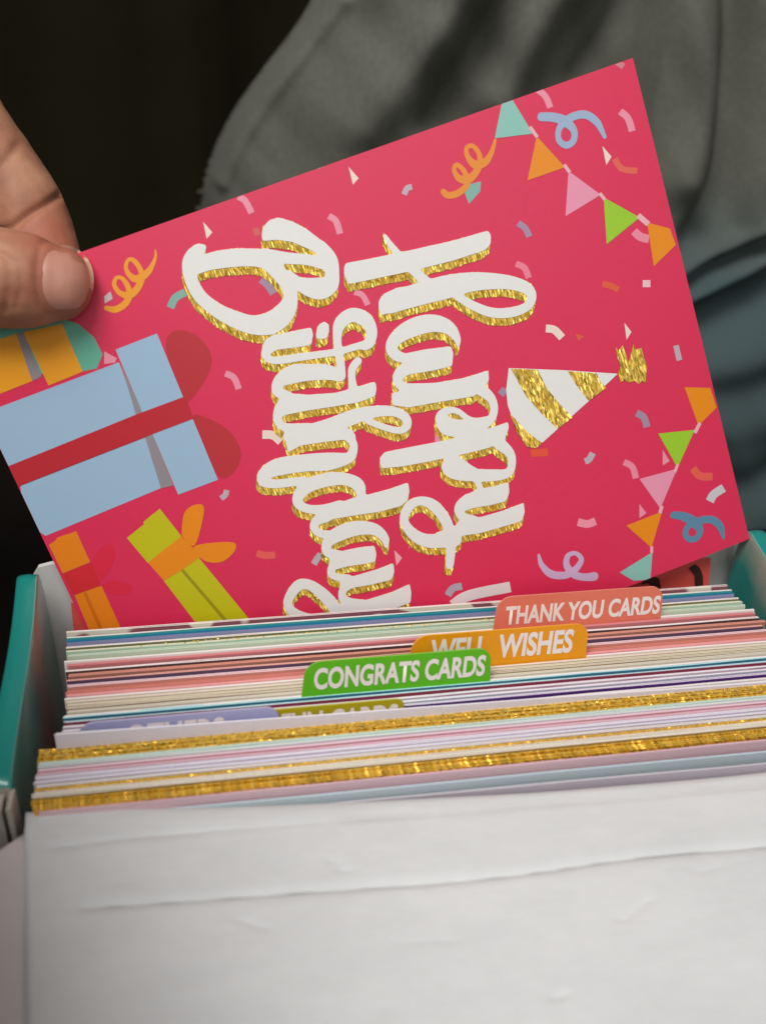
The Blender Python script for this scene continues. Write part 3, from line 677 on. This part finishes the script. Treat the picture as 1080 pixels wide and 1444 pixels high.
birthday = [
 (R3, 's', [(168, 250, 34), (140, 268, 64), (104, 320, 74), (106, 400, 66), (150, 490, 66), (230, 560, 72), (320, 608, 84), (420, 640, 96), (510, 630, 112), (578, 580, 104), (610, 510, 74), (596, 440, 72), (545, 370, 80), (500, 320, 90)]),
 (R3, 's', [(120, 366, 50), (200, 322, 82), (320, 302, 90), (420, 300, 88), (500, 310, 100)]),
 (R3, 'p', [(470, 215), (466, 180), (476, 145), (505, 112), (550, 100), (620, 120), (690, 158), (750, 204), (800, 250), (790, 300), (740, 275), (690, 250), (620, 220), (540, 208)]),
 (R3, 's', [(760, 250, 70), (805, 310, 80), (820, 380, 72), (812, 440, 76), (762, 474, 74), (700, 462, 66), (650, 430, 56), (600, 390, 50)]),
 (R3, 's', [(480, 290, 70), (600, 304, 56), (700, 312, 54), (800, 340, 56)]),
 (R3, 's', [(620, 420, 50), (700, 432, 56), (790, 430, 60)]),
 (R3, 'p', [(470, 748), (486, 714), (530, 694), (620, 674), (714, 655), (722, 690), (712, 740), (640, 752), (540, 764), (500, 790)]),
 (R3, 's', [(495, 750, 44), (484, 785, 42), (504, 815, 36), (560, 818, 38), (640, 805, 38), (740, 792, 36), (850, 776, 34), (920, 756, 34), (985, 738, 38)]),
 (R3, 'p', [(742, 680), (750, 645), (780, 624), (802, 640), (802, 680), (790, 706), (755, 712), (740, 700)]),
 (R3, 's', [(868, 900, 40), (862, 830, 42), (850, 760, 40), (846, 690, 44), (862, 630, 62), (920, 590, 68), (985, 612, 72), (1018, 668, 58), (1010, 725, 54), (985, 745, 48)]),
 (R3, 's', [(860, 905, 44), (800, 880, 76), (700, 880, 84), (620, 890, 92), (555, 925, 62), (545, 975, 54), (600, 1000, 46)]),
 (R3, 'p', [(560, 985), (700, 995), (840, 985), (930, 960), (1036, 928), (1042, 960), (1036, 998), (950, 1030), (820, 1052), (700, 1070), (600, 1090), (540, 1110), (536, 1060), (556, 1030)]),
 (R3, 's', [(600, 1030, 90), (552, 1070, 50), (546, 1120, 44), (575, 1155, 42), (640, 1165, 54), (700, 1170, 70)]),
 (R3, 's', [(950, 822, 40), (922, 860, 38), (920, 910, 36), (926, 965, 44)]),
 (R4, 's', [(240, 195, 54), (340, 170, 66), (450, 140, 72), (560, 100, 76), (660, 72, 60), (760, 68, 50), (826, 96, 46), (838, 140, 42), (800, 166, 34), (720, 148, 32), (640, 118, 30)]),
 (R4, 'p', [(226, 200), (300, 170), (420, 158), (560, 160), (580, 200), (520, 210), (420, 222), (300, 240), (238, 275)]),
 (R4, 's', [(530, 185, 50), (566, 230, 40), (564, 275, 46), (540, 305, 56), (440, 322, 90), (320, 330, 88), (190, 350, 88), (120, 385, 64), (112, 425, 48), (170, 436, 44), (250, 428, 44), (320, 420, 44)]),
 (R4, 's', [(606, 490, 44), (590, 440, 64), (530, 412, 62), (450, 412, 70), (350, 440, 70), (294, 490, 58), (290, 535, 48), (340, 562, 44), (420, 564, 50), (500, 548, 60)]),
 (R4, 'p', [(480, 540), (560, 510), (640, 492), (760, 460), (842, 430), (848, 470), (840, 515), (808, 545), (700, 574), (560, 595), (440, 616), (390, 632), (400, 590)]),
 (R4, 's', [(430, 600, 60), (385, 620, 50), (368, 655, 40), (400, 686, 40), (440, 690, 40)]),
 (R4, 's', [(734, 750, 22), (722, 705, 44), (670, 664, 60), (580, 660, 76), (490, 690, 76), (436, 735, 52), (436, 780, 46), (490, 795, 50)]),
 (R4, 'p', [(450, 790), (540, 770), (600, 758), (672, 750), (682, 790), (676, 828), (620, 838), (540, 850), (480, 866), (450, 880)]),
 (R4, 's', [(500, 820, 66), (464, 850, 44), (456, 890, 38), (490, 908, 36), (540, 912, 40)]),
 (R4, 'p', [(505, 920), (600, 895), (690, 868), (768, 838), (772, 880), (758, 918), (660, 942), (560, 960), (520, 985), (500, 960)]),
 (R4, 's', [(560, 935, 56), (520, 960, 40), (512, 1005, 40), (545, 1035, 50), (620, 1050, 60)]),
 (R4, 'p', [(500, 1050), (640, 1022), (760, 985), (850, 944), (858, 985), (854, 1034), (760, 1068), (640, 1100), (500, 1120), (470, 1090)]),
 (R4, 's', [(560, 1085, 66), (440, 1130, 70), (330, 1120, 64), (252, 1075, 46), (240, 1020, 46), (290, 950, 56), (350, 948, 52), (420, 1000, 62), (470, 1060, 62), (500, 1130, 56)]),
]
white_ink = paper((234, 233, 228), rough=.42, spec=.45, grain=.02, scale=400, bump=.03, name='raised_white_ink')
gold_foil = glitter('gold_glitter_foil', (4600, 950, 1200), rot=rad(-22), amp=1.2, rough=.3, base=((226, 170, 26), (255, 230, 120)))
for word, (wx0, wy0, wx1, wy1) in ((happy, (470, 310, 790, 830)), (birthday, (240, 290, 600, 900))):
    q = to_card([wx0, wx1, wx0, wx1], [wy0, wy0, wy1, wy1]); a = q.min(0); b = np.minimum(q.max(0), (PW, PH))
    fd = Field(a[0]-3, a[1]-3, b[0]+3, b[1]+6, .2)
    for fr, k, pts in word: add(fd, fr, k, pts)
    # the gold: the same outline swept along the card in the direction of its drop shadow
    c0 = to_card(540, 520); off = to_card(539.0, 530.8)-c0
    G = fd.F.copy()
    for t in np.linspace(.08, 1, 14):
        sx, sy = off[0]*t/fd.res, off[1]*t/fd.res; ix, iy = int(math.floor(sx)), int(math.floor(sy)); fx, fy = sx-ix, sy-iy
        def sh(A, dx, dy): return np.roll(np.roll(A, dy, 0), dx, 1)
        Fs = (1-fx)*(1-fy)*sh(fd.F, ix, iy)+fx*(1-fy)*sh(fd.F, ix+1, iy)+(1-fx)*fy*sh(fd.F, ix, iy+1)+fx*fy*sh(fd.F, ix+1, iy+1)
        G = np.minimum(G, Fs)
    rs = np.random.RandomState(3); fr_ = rs.rand(400)
    ph = (fd.X*.93+fd.Y*.36)/.30; k0 = np.floor(ph).astype(int)
    G += .28*(fr_[k0 % 400]-.45)
    g = fd.mesh('glitter_shadow', .13, gold_foil, pink, F=np.where(fd.F < -.35, 1.0, G))
    w = fd.mesh('lettering', .22, white_ink, pink, th=.16, smooth=2)
# ---- flat print around the lettering
R1 = (0, 100, 2.7); R2 = (0, 420, 2.7); R7 = (680, 60, 2.7); R8 = (680, 460, 2.7); RP = (0, 0, 1); RY = (80, 330, 4.909); RO = (540, 0, 2.0)
def stroke_obj(name, frame, pts, rgb, layer=2, k=7, parent=None):
    ox, oy, sc = frame; P = catmull(pts, k)
    px, py, w = ox+P[:, 0]/sc, oy+P[:, 1]/sc, P[:, 2]/sc*px_scale(ox+P[:, 0].mean()/sc, oy+P[:, 1].mean()/sc)/2
    C2 = to_card(px, py); f = Field(*(C2.min(0)-3), *(C2.max(0)+3), .16); f.stroke(C2, np.maximum(w, .06))
    return f.mesh(name, .035*layer, inkm(rgb), parent or pink)
def arc(pts, wpx, rgb, layer=1, frame=RP, name='confetti'):
    """a short curved strip with square ends"""
    P = catmull([(frame[0]+p[0]/frame[2], frame[1]+p[1]/frame[2]) for p in pts], 6); d = np.gradient(P, axis=0); d /= np.linalg.norm(d, axis=1)[:, None]
    n = np.stack([-d[:, 1], d[:, 0]], 1)*wpx/2
    poly(name, RP, [tuple(p) for p in P+n]+[tuple(p) for p in (P-n)[::-1]], rgb, layer)
PK = (236, 148, 166); PW_ = (238, 196, 196); CR = (240, 220, 204); GB = (168, 140, 164); GY = (190, 176, 184); OR = (226, 92, 62); MT = (132, 178, 166)
for tri, c in (([(287, 313), (300, 328), (292, 337)], CR), ([(491, 236), (505, 252), (497, 261)], CR), ([(848.5, 206), (861.5, 221), (854, 233)], CR), ([(879, 455), (889, 468), (882, 479)], CR), ([(540, 328), (556, 346), (545, 352)], PK),
               ([(612, 608), (628, 622), (612, 622)], PK), ([(933, 634), (943, 650), (933, 656)], PK), ([(900, 710), (910, 723), (900, 730)], PK), ([(555, 774), (566, 785), (558, 796)], (244, 170, 180)), ([(810, 470), (822, 474), (814, 481)], OR),
               ([(148, 495), (166, 505), (163, 511), (148, 513)], PK), ([(148, 418), (157, 411), (160, 421), (149, 428)], (200, 190, 190)), ([(436, 406), (445, 398), (441, 412)], GY)):
    poly('confetti', RP, tri, c, 1)
for pts, w, c in (
    ([(336, 278), (346, 284), (355, 301)], 9, PK), ([(463, 305), (473, 312), (479, 330)], 9, PK), ([(729, 315), (739, 322), (745, 334)], 9, GB), ([(757, 127), (768, 136), (775, 152)], 9, PK),
    ([(874, 157), (885, 167), (891, 185)], 10, PK), ([(569, 275), (573, 266), (580, 264)], 8, GY), ([(241, 434), (248, 420), (262, 412)], 11, MT), ([(368, 394), (377, 401), (386, 414)], 11, GB),
    ([(318, 526), (330, 532), (337, 548)], 9, PK), ([(312, 702), (318, 697), (320, 690)], 8, GY), ([(362, 779), (375, 782), (388, 781)], 10, (234, 96, 90)), ([(442, 794), (447, 786), (452, 780)], 9, GY),
    ([(630, 838), (637, 828), (650, 825)], 10, (176, 168, 180)), ([(768, 463), (780, 465), (791, 476)], 11, CR), ([(848, 400), (862, 404), (871, 409)], 9, OR), ([(905, 400), (916, 400)], 10, PW_),
    ([(952, 487), (957, 508)], 8, GY), ([(896, 582), (906, 588), (911, 602)], 10, GB), ([(823, 650), (829, 647), (834, 638)], 9, GY), ([(878, 651), (890, 658), (895, 674)], 9, (238, 140, 160)),
    ([(747, 638), (771, 637)], 11, (232, 84, 58)), ([(813, 735), (826, 738), (838, 734)], 11, (244, 150, 170)), ([(976, 660), (986, 671), (1004, 672)], 11, (232, 96, 82)), ([(1000, 707), (1006, 697), (1020, 688)], 12, (206, 200, 204)),
    ([(704, 556), (711, 548)], 10, GB), ([(893, 326), (902, 334), (914, 337)], 12, (238, 140, 160)), ([(866, 224), (876, 238), (898, 241)], 9, (228, 100, 84)), ([(726, 372), (738, 378), (744, 392)], 9, (238, 130, 150)),
    ([(499, 412), (510, 416), (518, 430)], 8, PK), ([(360, 322), (364, 332)], 9, (214, 96, 92)), ([(868, 86), (879, 94)], 9, (206, 130, 138)), ([(447, 236), (460, 230)], 7, MT), ([(370, 612), (385, 613), (396, 622)], 12, CR),
    ([(637, 852), (660, 838), (718, 826)], 15, (232, 224, 222)), ([(575, 772), (580, 760)], 1, PK)):
    arc(pts, w, c)
stroke_obj('streamer', RY, [(686, 108, 8), (690, 150, 18), (670, 210, 30), (630, 270, 46), (560, 312, 52), (506, 280, 36), (484, 225, 26), (505, 178, 26), (545, 190, 34), (586, 250, 36), (594, 310, 42), (560, 380, 46), (505, 424, 50), (440, 406, 36), (404, 350, 30), (420, 304, 26), (462, 310, 30), (500, 370, 38), (506, 430, 44), (475, 486, 46), (410, 522, 46), (350, 512, 34)], (240, 158, 44), 2)
stroke_obj('streamer', RO, [(314, 396, 8), (304, 430, 14), (286, 458, 20), (258, 466, 22), (236, 442, 14), (234, 418, 12), (252, 414, 12), (270, 440, 14), (266, 476, 18), (240, 506, 22), (212, 504, 18), (198, 480, 12), (206, 466, 12), (226, 484, 14), (236, 518, 16), (212, 544, 18), (182, 552, 18), (168, 542, 16)], (234, 142, 44), 2)
poly('confetti', RO, [(228, 545), (244, 520), (274, 512), (272, 540), (240, 576)], MT, 1)
stroke_obj('streamer', R7, [(222, 284, 30), (270, 286, 32), (315, 302, 34), (346, 336, 26), (344, 374, 24), (318, 392, 24), (290, 374, 22), (288, 334, 22), (312, 302, 28), (350, 280, 28), (394, 276, 28), (436, 306, 26), (464, 360, 14)], (158, 178, 204), 2)
stroke_obj('streamer', R8, [(724, 718, 26), (765, 724, 32), (806, 748, 36), (826, 778, 26), (812, 806, 24), (786, 810, 22), (770, 788, 22), (784, 758, 24), (830, 738, 28), (876, 738, 28), (906, 766, 26), (916, 806, 12)], (96, 138, 164), 2)
stroke_obj('streamer', R8, [(210, 868, 10), (222, 906, 20), (258, 940, 28), (312, 944, 28), (350, 922, 26), (372, 886, 20), (352, 862, 16), (322, 870, 20), (316, 906, 24), (342, 940, 28), (380, 952, 28), (420, 950, 34)], (206, 176, 208), 2)
def flag(frame, pts, rgb):
    poly('bunting_flag', frame, pts, rgb, 2)
def string(frame, a, b, w=5):
    arc([a, ((a[0]+b[0])/2, (a[1]+b[1])/2), b], w, (240, 178, 184), 3, frame, 'bunting_string')
YO, GN, PP, TL_ = (236, 142, 18), (158, 204, 44), (236, 152, 176), (140, 196, 182)
flag(R7, [(75, 215), (105, 208), (190, 348), (44, 366)], TL_); flag(R7, [(204, 358), (312, 476), (168, 526)], YO); flag(R7, [(325, 490), (448, 580), (313, 662)], PP); flag(R7, [(459, 590), (597, 666), (470, 768)], GN); flag(R7, [(625, 685), (712, 708), (735, 770), (650, 852)], YO)
string(R7, (178, 322), (206, 362)); string(R7, (308, 466), (330, 496)); string(R7, (444, 574), (464, 600)); string(R7, (590, 658), (630, 692), 8)
flag(R8, [(767, 232), (866, 235), (890, 310), (820, 378)], YO); flag(R8, [(666, 408), (806, 394), (740, 538)], GN); flag(R8, [(594, 580), (738, 542), (674, 693)], PP); flag(R8, [(544, 757), (681, 704), (640, 842)], YO); flag(R8, [(518, 935), (644, 858), (636, 962), (572, 967)], TL_)
string(R8, (826, 368), (806, 406), 5); string(R8, (740, 526), (729, 555), 4); string(R8, (680, 682), (672, 710), 5); string(R8, (641, 836), (640, 862), 4)
# party hat
hat = poly('party_hat', R8, [(96, 158), (300, 166), (511, 180), (400, 284), (225, 440), (170, 452), (118, 370), (92, 300), (86, 240)], white_ink, 4)
for pts in ([(104, 160), (206, 165), (238, 230), (285, 290), (338, 345), (282, 388), (220, 330), (160, 262)], [(320, 170), (430, 178), (440, 205), (466, 234), (400, 282), (355, 226)], [(100, 330), (120, 350), (165, 400), (222, 442), (200, 462), (164, 456), (126, 400)]):
    poly('gold_stripe', R8, pts, gold_foil, 6, hat)
poly('gold_tuft', R8, [(502, 78), (514, 92), (529, 72), (540, 100), (553, 140), (560, 108), (571, 68), (580, 88), (602, 82), (610, 118), (623, 150), (619, 190), (616, 214), (604, 206), (590, 220), (575, 207), (552, 214), (538, 204), (522, 212), (512, 182), (521, 150), (510, 118)], gold_foil, 5, hat)
# wrapped presents
DR = (192, 44, 54); BL = (158, 188, 212); SG = (148, 140, 144)
g1 = poly('teal_orange_gift', R2, [(0, 110), (120, 88), (250, 82), (300, 98), (362, 150), (394, 215), (372, 268), (320, 278), (0, 300), (-200, 300), (-260, 200)], (104, 178, 152), 1, smooth=0)
if g1:
    poly('wrapping', R2, [(-230, 260), (0, 158), (66, 136), (126, 316), (0, 366), (-160, 430)], (238, 160, 36), 2, g1); poly('gap', R2, [(66, 136), (92, 128), (162, 298), (126, 316)], SG, 3, g1); poly('wrapping', R2, [(92, 130), (240, 98), (318, 280), (188, 333)], (238, 160, 36), 2, g1)
g2 = poly('blue_gift', R2, [(-180, 490), (0, 416), (456, 244), (525, 442), (50, 634), (-120, 700)], BL, 1)
poly('wrapping', R2, [(80, 715), (555, 530), (615, 722), (175, 906), (90, 850)], BL, 1, g2)
poly('gift_lid', R2, [(443, 196), (600, 135), (699, 376), (545, 437)], BL, 2, g2); poly('gift_lid', R2, [(582, 516), (735, 458), (831, 690), (680, 747)], BL, 2, g2)
poly('gap', R2, [(460, 244), (545, 436), (521, 446)], SG, 3, g2); poly('gap', R2, [(555, 530), (582, 517), (662, 712), (615, 723)], SG, 3, g2)
poly('bow_loop', R2, [(700, 378), (650, 262), (634, 180), (645, 140), (690, 122), (758, 148), (806, 220), (788, 300), (720, 395)], (190, 50, 58), 1, g2, 4); poly('bow_loop', R2, [(735, 450), (800, 460), (880, 512), (918, 590), (892, 660), (835, 680), (780, 570)], (190, 50, 58), 1, g2, 4)
poly('ribbon', R2, [(-60, 680), (50, 634), (525, 441), (699, 376), (718, 400), (737, 458), (580, 518), (80, 714), (20, 740)], DR, 4, g2)
g3 = poly('yellow_gift', R2, [(550, 860), (548, 851), (610, 800), (692, 905), (565, 1008), (485, 912)], (198, 192, 22), 1)
poly('wrapping', R2, [(625, 1075), (757, 985), (1040, 1330), (840, 1390), (745, 1232)], (198, 192, 22), 1, g3); poly('ribbon', R2, [(565, 1006), (692, 905), (738, 950), (762, 985), (690, 1035), (626, 1075)], (238, 140, 24), 2, g3)
poly('bow_loop', R2, [(700, 910), (694, 880), (704, 815), (740, 786), (776, 790), (771, 850), (742, 940)], (238, 140, 24), 3, g3, 4); poly('bow_loop', R2, [(740, 944), (800, 930), (890, 928), (894, 960), (850, 1000), (790, 1002), (750, 972)], (238, 140, 24), 3, g3, 4)
poly('crease', R2, [(690, 1036), (700, 1030), (960, 1330), (950, 1340)], (158, 148, 18), 2, g3)
g4 = poly('orange_gift', R2, [(188, 940), (215, 922), (220, 912), (292, 888), (345, 1005), (240, 1049)], (236, 132, 26), 1)
poly('wrapping', R2, [(285, 1131), (388, 1095), (500, 1340), (390, 1380)], (236, 132, 26), 1, g4); poly('ribbon', R2, [(240, 1050), (350, 1008), (386, 1095), (282, 1132)], (216, 44, 52), 2, g4); poly('crease', R2, [(318, 1122), (330, 1118), (430, 1340), (415, 1345)], (212, 112, 20), 2, g4)
poly('bow_loop', R2, [(350, 1008), (400, 940), (440, 950), (430, 1010), (380, 1080)], (224, 42, 70), 1, g4, 4); poly('bow_loop', R2, [(386, 1095), (440, 1075), (505, 1100), (480, 1130), (410, 1120)], (224, 42, 70), 1, g4, 4)

# ------------------------------------------------------------------ the hand
def build_hand():
    V = []; F = []
    def tube(pts, k=7, seg=20, cap=5, world=False):
        """pts: (px, py, camera distance mm, half width across the picture, half depth)"""
        P = catmull(pts, k); C3 = np.stack([(P[:, 0]-CX)/FPX*P[:, 2], (P[:, 1]-CY)/FPX*P[:, 2], P[:, 2]], 1)
        if world: C3 = (P[:, :3]-CAM)@M.T
        rings = []
        t = np.gradient(C3, axis=0); t /= np.linalg.norm(t, axis=1)[:, None]
        seq = []
        for k2 in range(cap): a = (k2+.25)/cap*math.pi/2; seq.append((0, -math.cos(a), math.sin(a)))
        seq += [(i, 0, 1) for i in range(len(C3))]
        for k2 in range(cap-1, -1, -1): a = (k2+.25)/cap*math.pi/2; seq.append((len(C3)-1, math.cos(a), math.sin(a)))
        b0 = len(V)
        for i, sh, sc in seq:
            T = t[i]; Dp = np.array([0, 0, 1.])-T*T[2]; Dp /= np.linalg.norm(Dp); Q = np.cross(T, Dp)
            ra, rb = P[i, 3], P[i, 4]; c = C3[i]+T*sh*min(ra, rb)
            for s in range(seg):
                w = 2*math.pi*s/seg; q = c+Q*ra*sc*math.cos(w)+Dp*rb*sc*math.sin(w); V.append(CAM+M.T@q)
        n = len(seq)
        for j in range(n-1):
            for s in range(seg): F.append((b0+j*seg+s, b0+j*seg+(s+1) % seg, b0+(j+1)*seg+(s+1) % seg, b0+(j+1)*seg+s))
        F.append(tuple(b0+s for s in range(seg-1, -1, -1))); F.append(tuple(b0+(n-1)*seg+s for s in range(seg)))
    # thumb in front of the card, index finger behind it, the rest outside the frame to the left
    tube([(84, 400, 184.0, 7.4, 6.6), (50, 397, 183.2, 9.2, 8.4), (0, 392, 182.2, 9.9, 9.0), (-70, 384, 181, 10.2, 9.4), (-150, 366, 180, 9.8, 9.4), (-260, 322, 181, 10.8, 10.6), (-370, 250, 188, 13, 13), (-470, 160, 198, 16, 15)])
    tube([(72, 424, 197.2, 7.2, 5.8), (62, 370, 197.2, 8.1, 6.6), (40, 300, 197.4, 8.2, 7.4), (8, 246, 197.0, 8.0, 7.8), (-40, 178, 196, 8.2, 8.2), (-84, 120, 196, 9.2, 9.2), (-170, 70, 197, 9.4, 9.4), (-280, 30, 199, 10, 10), (-400, 0, 203, 12, 12)])
    tube([(-55, 385, 207, 7.2, 6.6), (-70, 320, 210, 8, 7.6), (-110, 230, 212, 8.2, 8), (-160, 150, 213, 9, 8.6), (-300, 90, 214, 9.6, 9.4), (-430, 60, 215, 12, 12)])
    tube([(-130, 400, 216, 7, 6.4), (-150, 330, 219, 7.6, 7.2), (-190, 250, 222, 8, 7.8), (-240, 180, 223, 8.6, 8.4), (-360, 140, 224, 9.4, 9.2), (-470, 120, 224, 12, 12)])
    tube([(-230, 400, 225, 6, 5.6), (-250, 340, 227, 6.6, 6.2), (-290, 270, 229, 7, 6.8), (-330, 220, 229, 7.4, 7.2), (-420, 200, 230, 8.4, 8.2), (-500, 190, 230, 11, 11)])
    tube([(-400, 20, 205, 14, 12), (-520, 60, 208, 22, 16), (-640, 110, 212, 26, 18), (-740, 170, 212, 23, 17), (-800, 220, 208, 21, 17)])
    wr = cam_pt(-780, 200, 210)                          # unseen forearm from the left of the lens, routed to shade the lid
    tube([tuple(wr)+(21, 18), tuple(wr+np.array((4, -42, 2)))+(22, 20), (-144, -60, 98, 26, 24), (-109, -122, 96, 31, 29), (-106, -210, 84, 36, 34), (-110, -300, 64, 39, 37)], world=True)
    tube([(-430, 110, 218, 13, 12), (-540, 130, 220, 20, 15), (-660, 160, 220, 24, 17)])
    tube([(-470, 160, 200, 15, 13), (-580, 160, 206, 18, 15), (-700, 180, 212, 18, 15)])
    me = bpy.data.meshes.new('raw'); me.from_pydata([W(v) for v in V], [], F)
    bm = bmesh.new(); bm.from_mesh(me); bmesh.ops.recalc_face_normals(bm, faces=bm.faces[:]); bm.to_mesh(me); bm.free()
    o = bpy.data.objects.new('raw', me); COL.objects.link(o)
    r = o.modifiers.new('r', 'REMESH'); r.mode = 'VOXEL'; r.voxel_size = .00062
    s = o.modifiers.new('s', 'SMOOTH'); s.iterations = 7; s.factor = .6
    bpy.context.view_layer.update()
    hm = bpy.data.meshes.new_from_object(o.evaluated_get(bpy.context.evaluated_depsgraph_get())); bpy.data.objects.remove(o)
    co = np.empty(len(hm.vertices)*3); hm.vertices.foreach_get('co', co); co = co.reshape(-1, 3)
    no = np.empty(len(hm.vertices)*3); hm.vertices.foreach_get('normal', no); no = no.reshape(-1, 3)
    mmv = co/MM-np.array([0, 0, Z0]); cc = (mmv-CAM)@M.T; px = cc[:, 0]/cc[:, 2]*FPX+CX; py = cc[:, 1]/cc[:, 2]*FPX+CY
    fac = (no@ -(M.T@np.array([0, 0, 1.])))               # how much a point faces the lens side
    disp = np.zeros(len(co))
    def crease(pts, w, d, zmin, zmax):
        P = catmull(pts, 6); best = np.full(len(co), 1e9)
        for a, b in zip(P[:-1], P[1:]):
            ab = b-a; t = np.clip(((px-a[0])*ab[0]+(py-a[1])*ab[1])/(ab@ab+1e-9), 0, 1)
            best = np.minimum(best, np.hypot(px-a[0]-t*ab[0], py-a[1]-t*ab[1]))
        m = (cc[:, 2] > zmin) & (cc[:, 2] < zmax) & (fac > .0)
        disp[:] -= np.where(m, d*np.exp(-(best/w)**2), 0)
    crease([(-40, 335), (12, 322), (40, 303), (84, 276)], 6, 1.1, 185, 215)          # finger joint
    crease([(-40, 262), (0, 236), (25, 205)], 7, .5, 185, 215)
    crease([(-20, 352), (8, 362), (14, 395), (8, 440)], 5, .45, 160, 184); crease([(-8, 350), (26, 372), (30, 400), (24, 432)], 5, .30, 160, 184)
    crease([(-40, 350), (-12, 380), (-10, 410), (-24, 446)], 6, .5, 160, 184)
    crease([(132, 360), (100, 343), (64, 340), (55, 360), (53, 390), (57, 425), (72, 446), (104, 444)], 5, .35, 160, 190)   # groove round the nail
    for i in range(len(co)):
        p = mmv[i]; disp[i] += .10*noise.noise((p[0]*.35, p[1]*.35, p[2]*.35))+.03*noise.noise((p[0]*1.3, p[1]*1.3, p[2]*1.3))
    co2 = co+no*disp[:, None]*MM
    hm.vertices.foreach_set('co', co2.ravel()); hm.update()
    m = bpy.data.materials.new('skin'); m.use_nodes = True; nt = m.node_tree; N = nt.nodes; Lk = nt.links; b = N['Principled BSDF']
    b.inputs['Roughness'].default_value = .58; b.inputs['Specular IOR Level'].default_value = .3
    b.inputs['Subsurface Weight'].default_value = .18; b.inputs['Subsurface Radius'].default_value = (1, .35, .2); b.inputs['Subsurface Scale'].default_value = .0025
    tc = N.new('ShaderNodeTexCoord'); nz = N.new('ShaderNodeTexNoise'); nz.inputs['Scale'].default_value = 90; nz.inputs['Detail'].default_value = 5; Lk.new(tc.outputs['Object'], nz.inputs['Vector'])
    rp = N.new('ShaderNodeValToRGB'); e = rp.color_ramp.elements; e[0].position = .36; e[0].color = lin((150, 99, 76))+(1,); e[1].position = .66; e[1].color = lin((184, 134, 104))+(1,)
    Lk.new(nz.outputs['Fac'], rp.inputs['Fac'])
    at = N.new('ShaderNodeAttribute'); at.attribute_name = 'flush'
    mx = N.new('ShaderNodeMix'); mx.data_type = 'RGBA'; mx.inputs['B'].default_value = lin((176, 96, 74))+(1,); Lk.new(rp.outputs['Color'], mx.inputs['A']); Lk.new(at.outputs['Fac'], mx.inputs['Factor'])
    Lk.new(mx.outputs['Result'], b.inputs['Base Color'])
    vr = N.new('ShaderNodeTexVoronoi'); vr.inputs['Scale'].default_value = 1500; vr.feature = 'DISTANCE_TO_EDGE'; Lk.new(tc.outputs['Object'], vr.inputs['Vector'])
    bp = N.new('ShaderNodeBump'); bp.inputs['Strength'].default_value = .25; bp.inputs['Distance'].default_value = .0002; Lk.new(vr.outputs['Distance'], bp.inputs['Height']); Lk.new(bp.outputs['Normal'], b.inputs['Normal'])
    # pinker finger tips
    fl = np.exp(-(((px-95)/55)**2+((py-400)/60)**2))*.55+np.exp(-(((px-70)/50)**2+((py-325)/34)**2))*.55
    at_ = hm.attributes.new('flush', 'FLOAT', 'POINT'); at_.data.foreach_set('value', np.clip(fl, 0, 1))
    hm.materials.clear(); hm.materials.append(m); hm.polygons.foreach_set('use_smooth', [True]*len(hm.polygons))
    org = W(cam_pt(-300, 200, 205)); hm.transform(Matrix.Translation(-org))
    h = bpy.data.objects.new('hand', hm); COL.objects.link(h); h.location = org
    tag(h, 'bare hand pinching the upper left corner of the pink card between thumb and index finger', 'hand')
    # thumbnail: a thin curved plate laid on the thumb
    bvh = BVHTree.FromPolygons([Vector(c) for c in co2], [tuple(p.vertices) for p in hm.polygons])
    nr, ns = 9, 40; vs = []; fs = []; mi = []
    cx_, cy_, hw, hh = 95, 394, 38, 48
    camw = W(CAM)
    for j in range(nr):
        rr = j/(nr-1)
        for s in range(ns):
            w = 2*math.pi*s/ns; c, sn = math.cos(w), math.sin(w)
            e_ = 2.7 if c < 0 else 2.15
            ux = math.copysign(abs(c)**(2/e_), c)*rr; uy = math.copysign(abs(sn)**(2/e_), sn)*rr
            qx, qy = cx_+ux*hw+(uy*uy)*(1.5 if ux < 0 else -2), cy_+uy*hh+ux*3
            d = Vector(ray(qx, qy)).normalized(); hit = bvh.ray_cast(camw, d)
            pt = hit[0] if hit[0] is not None else W(cam_pt(qx, qy, 184))
            vs.append(pt-d*(.55*(1-.95*rr**5)-.12)*MM-org)
    for j in range(nr-1):
        for s in range(ns):
            fs.append((j*ns+s, j*ns+(s+1) % ns, (j+1)*ns+(s+1) % ns, (j+1)*ns+s))
            w = 2*math.pi*(s+.5)/ns; mi.append(1 if (j >= nr-2 and abs(w-math.pi if w > math.pi else w-0) < 99 and math.cos(w) > .45) else 0)
    nm = bpy.data.materials.new('nail'); nm.use_nodes = True; b = nm.node_tree.nodes['Principled BSDF']; b.inputs['Base Color'].default_value = lin((190, 134, 114))+(1,); b.inputs['Roughness'].default_value = .5; b.inputs['Subsurface Weight'].default_value = .2; b.inputs['Subsurface Scale'].default_value = .001
    nm2 = bpy.data.materials.new('nail_rim'); nm2.use_nodes = True; b = nm2.node_tree.nodes['Principled BSDF']; b.inputs['Base Color'].default_value = lin((206, 164, 138))+(1,); b.inputs['Roughness'].default_value = .35
    n = link('thumb_nail', vs, fs, [nm, nm2], h, mi, True)
    sd = n.modifiers.new('sub', 'SUBSURF'); sd.levels = 1; sd.render_levels = 1
build_hand()
for o in list(bpy.data.objects):
    for k in ('Y', 'lean', 'zt', 'zr', 'dyr', 'x0', 'x1'):
        if k in o: del o[k]
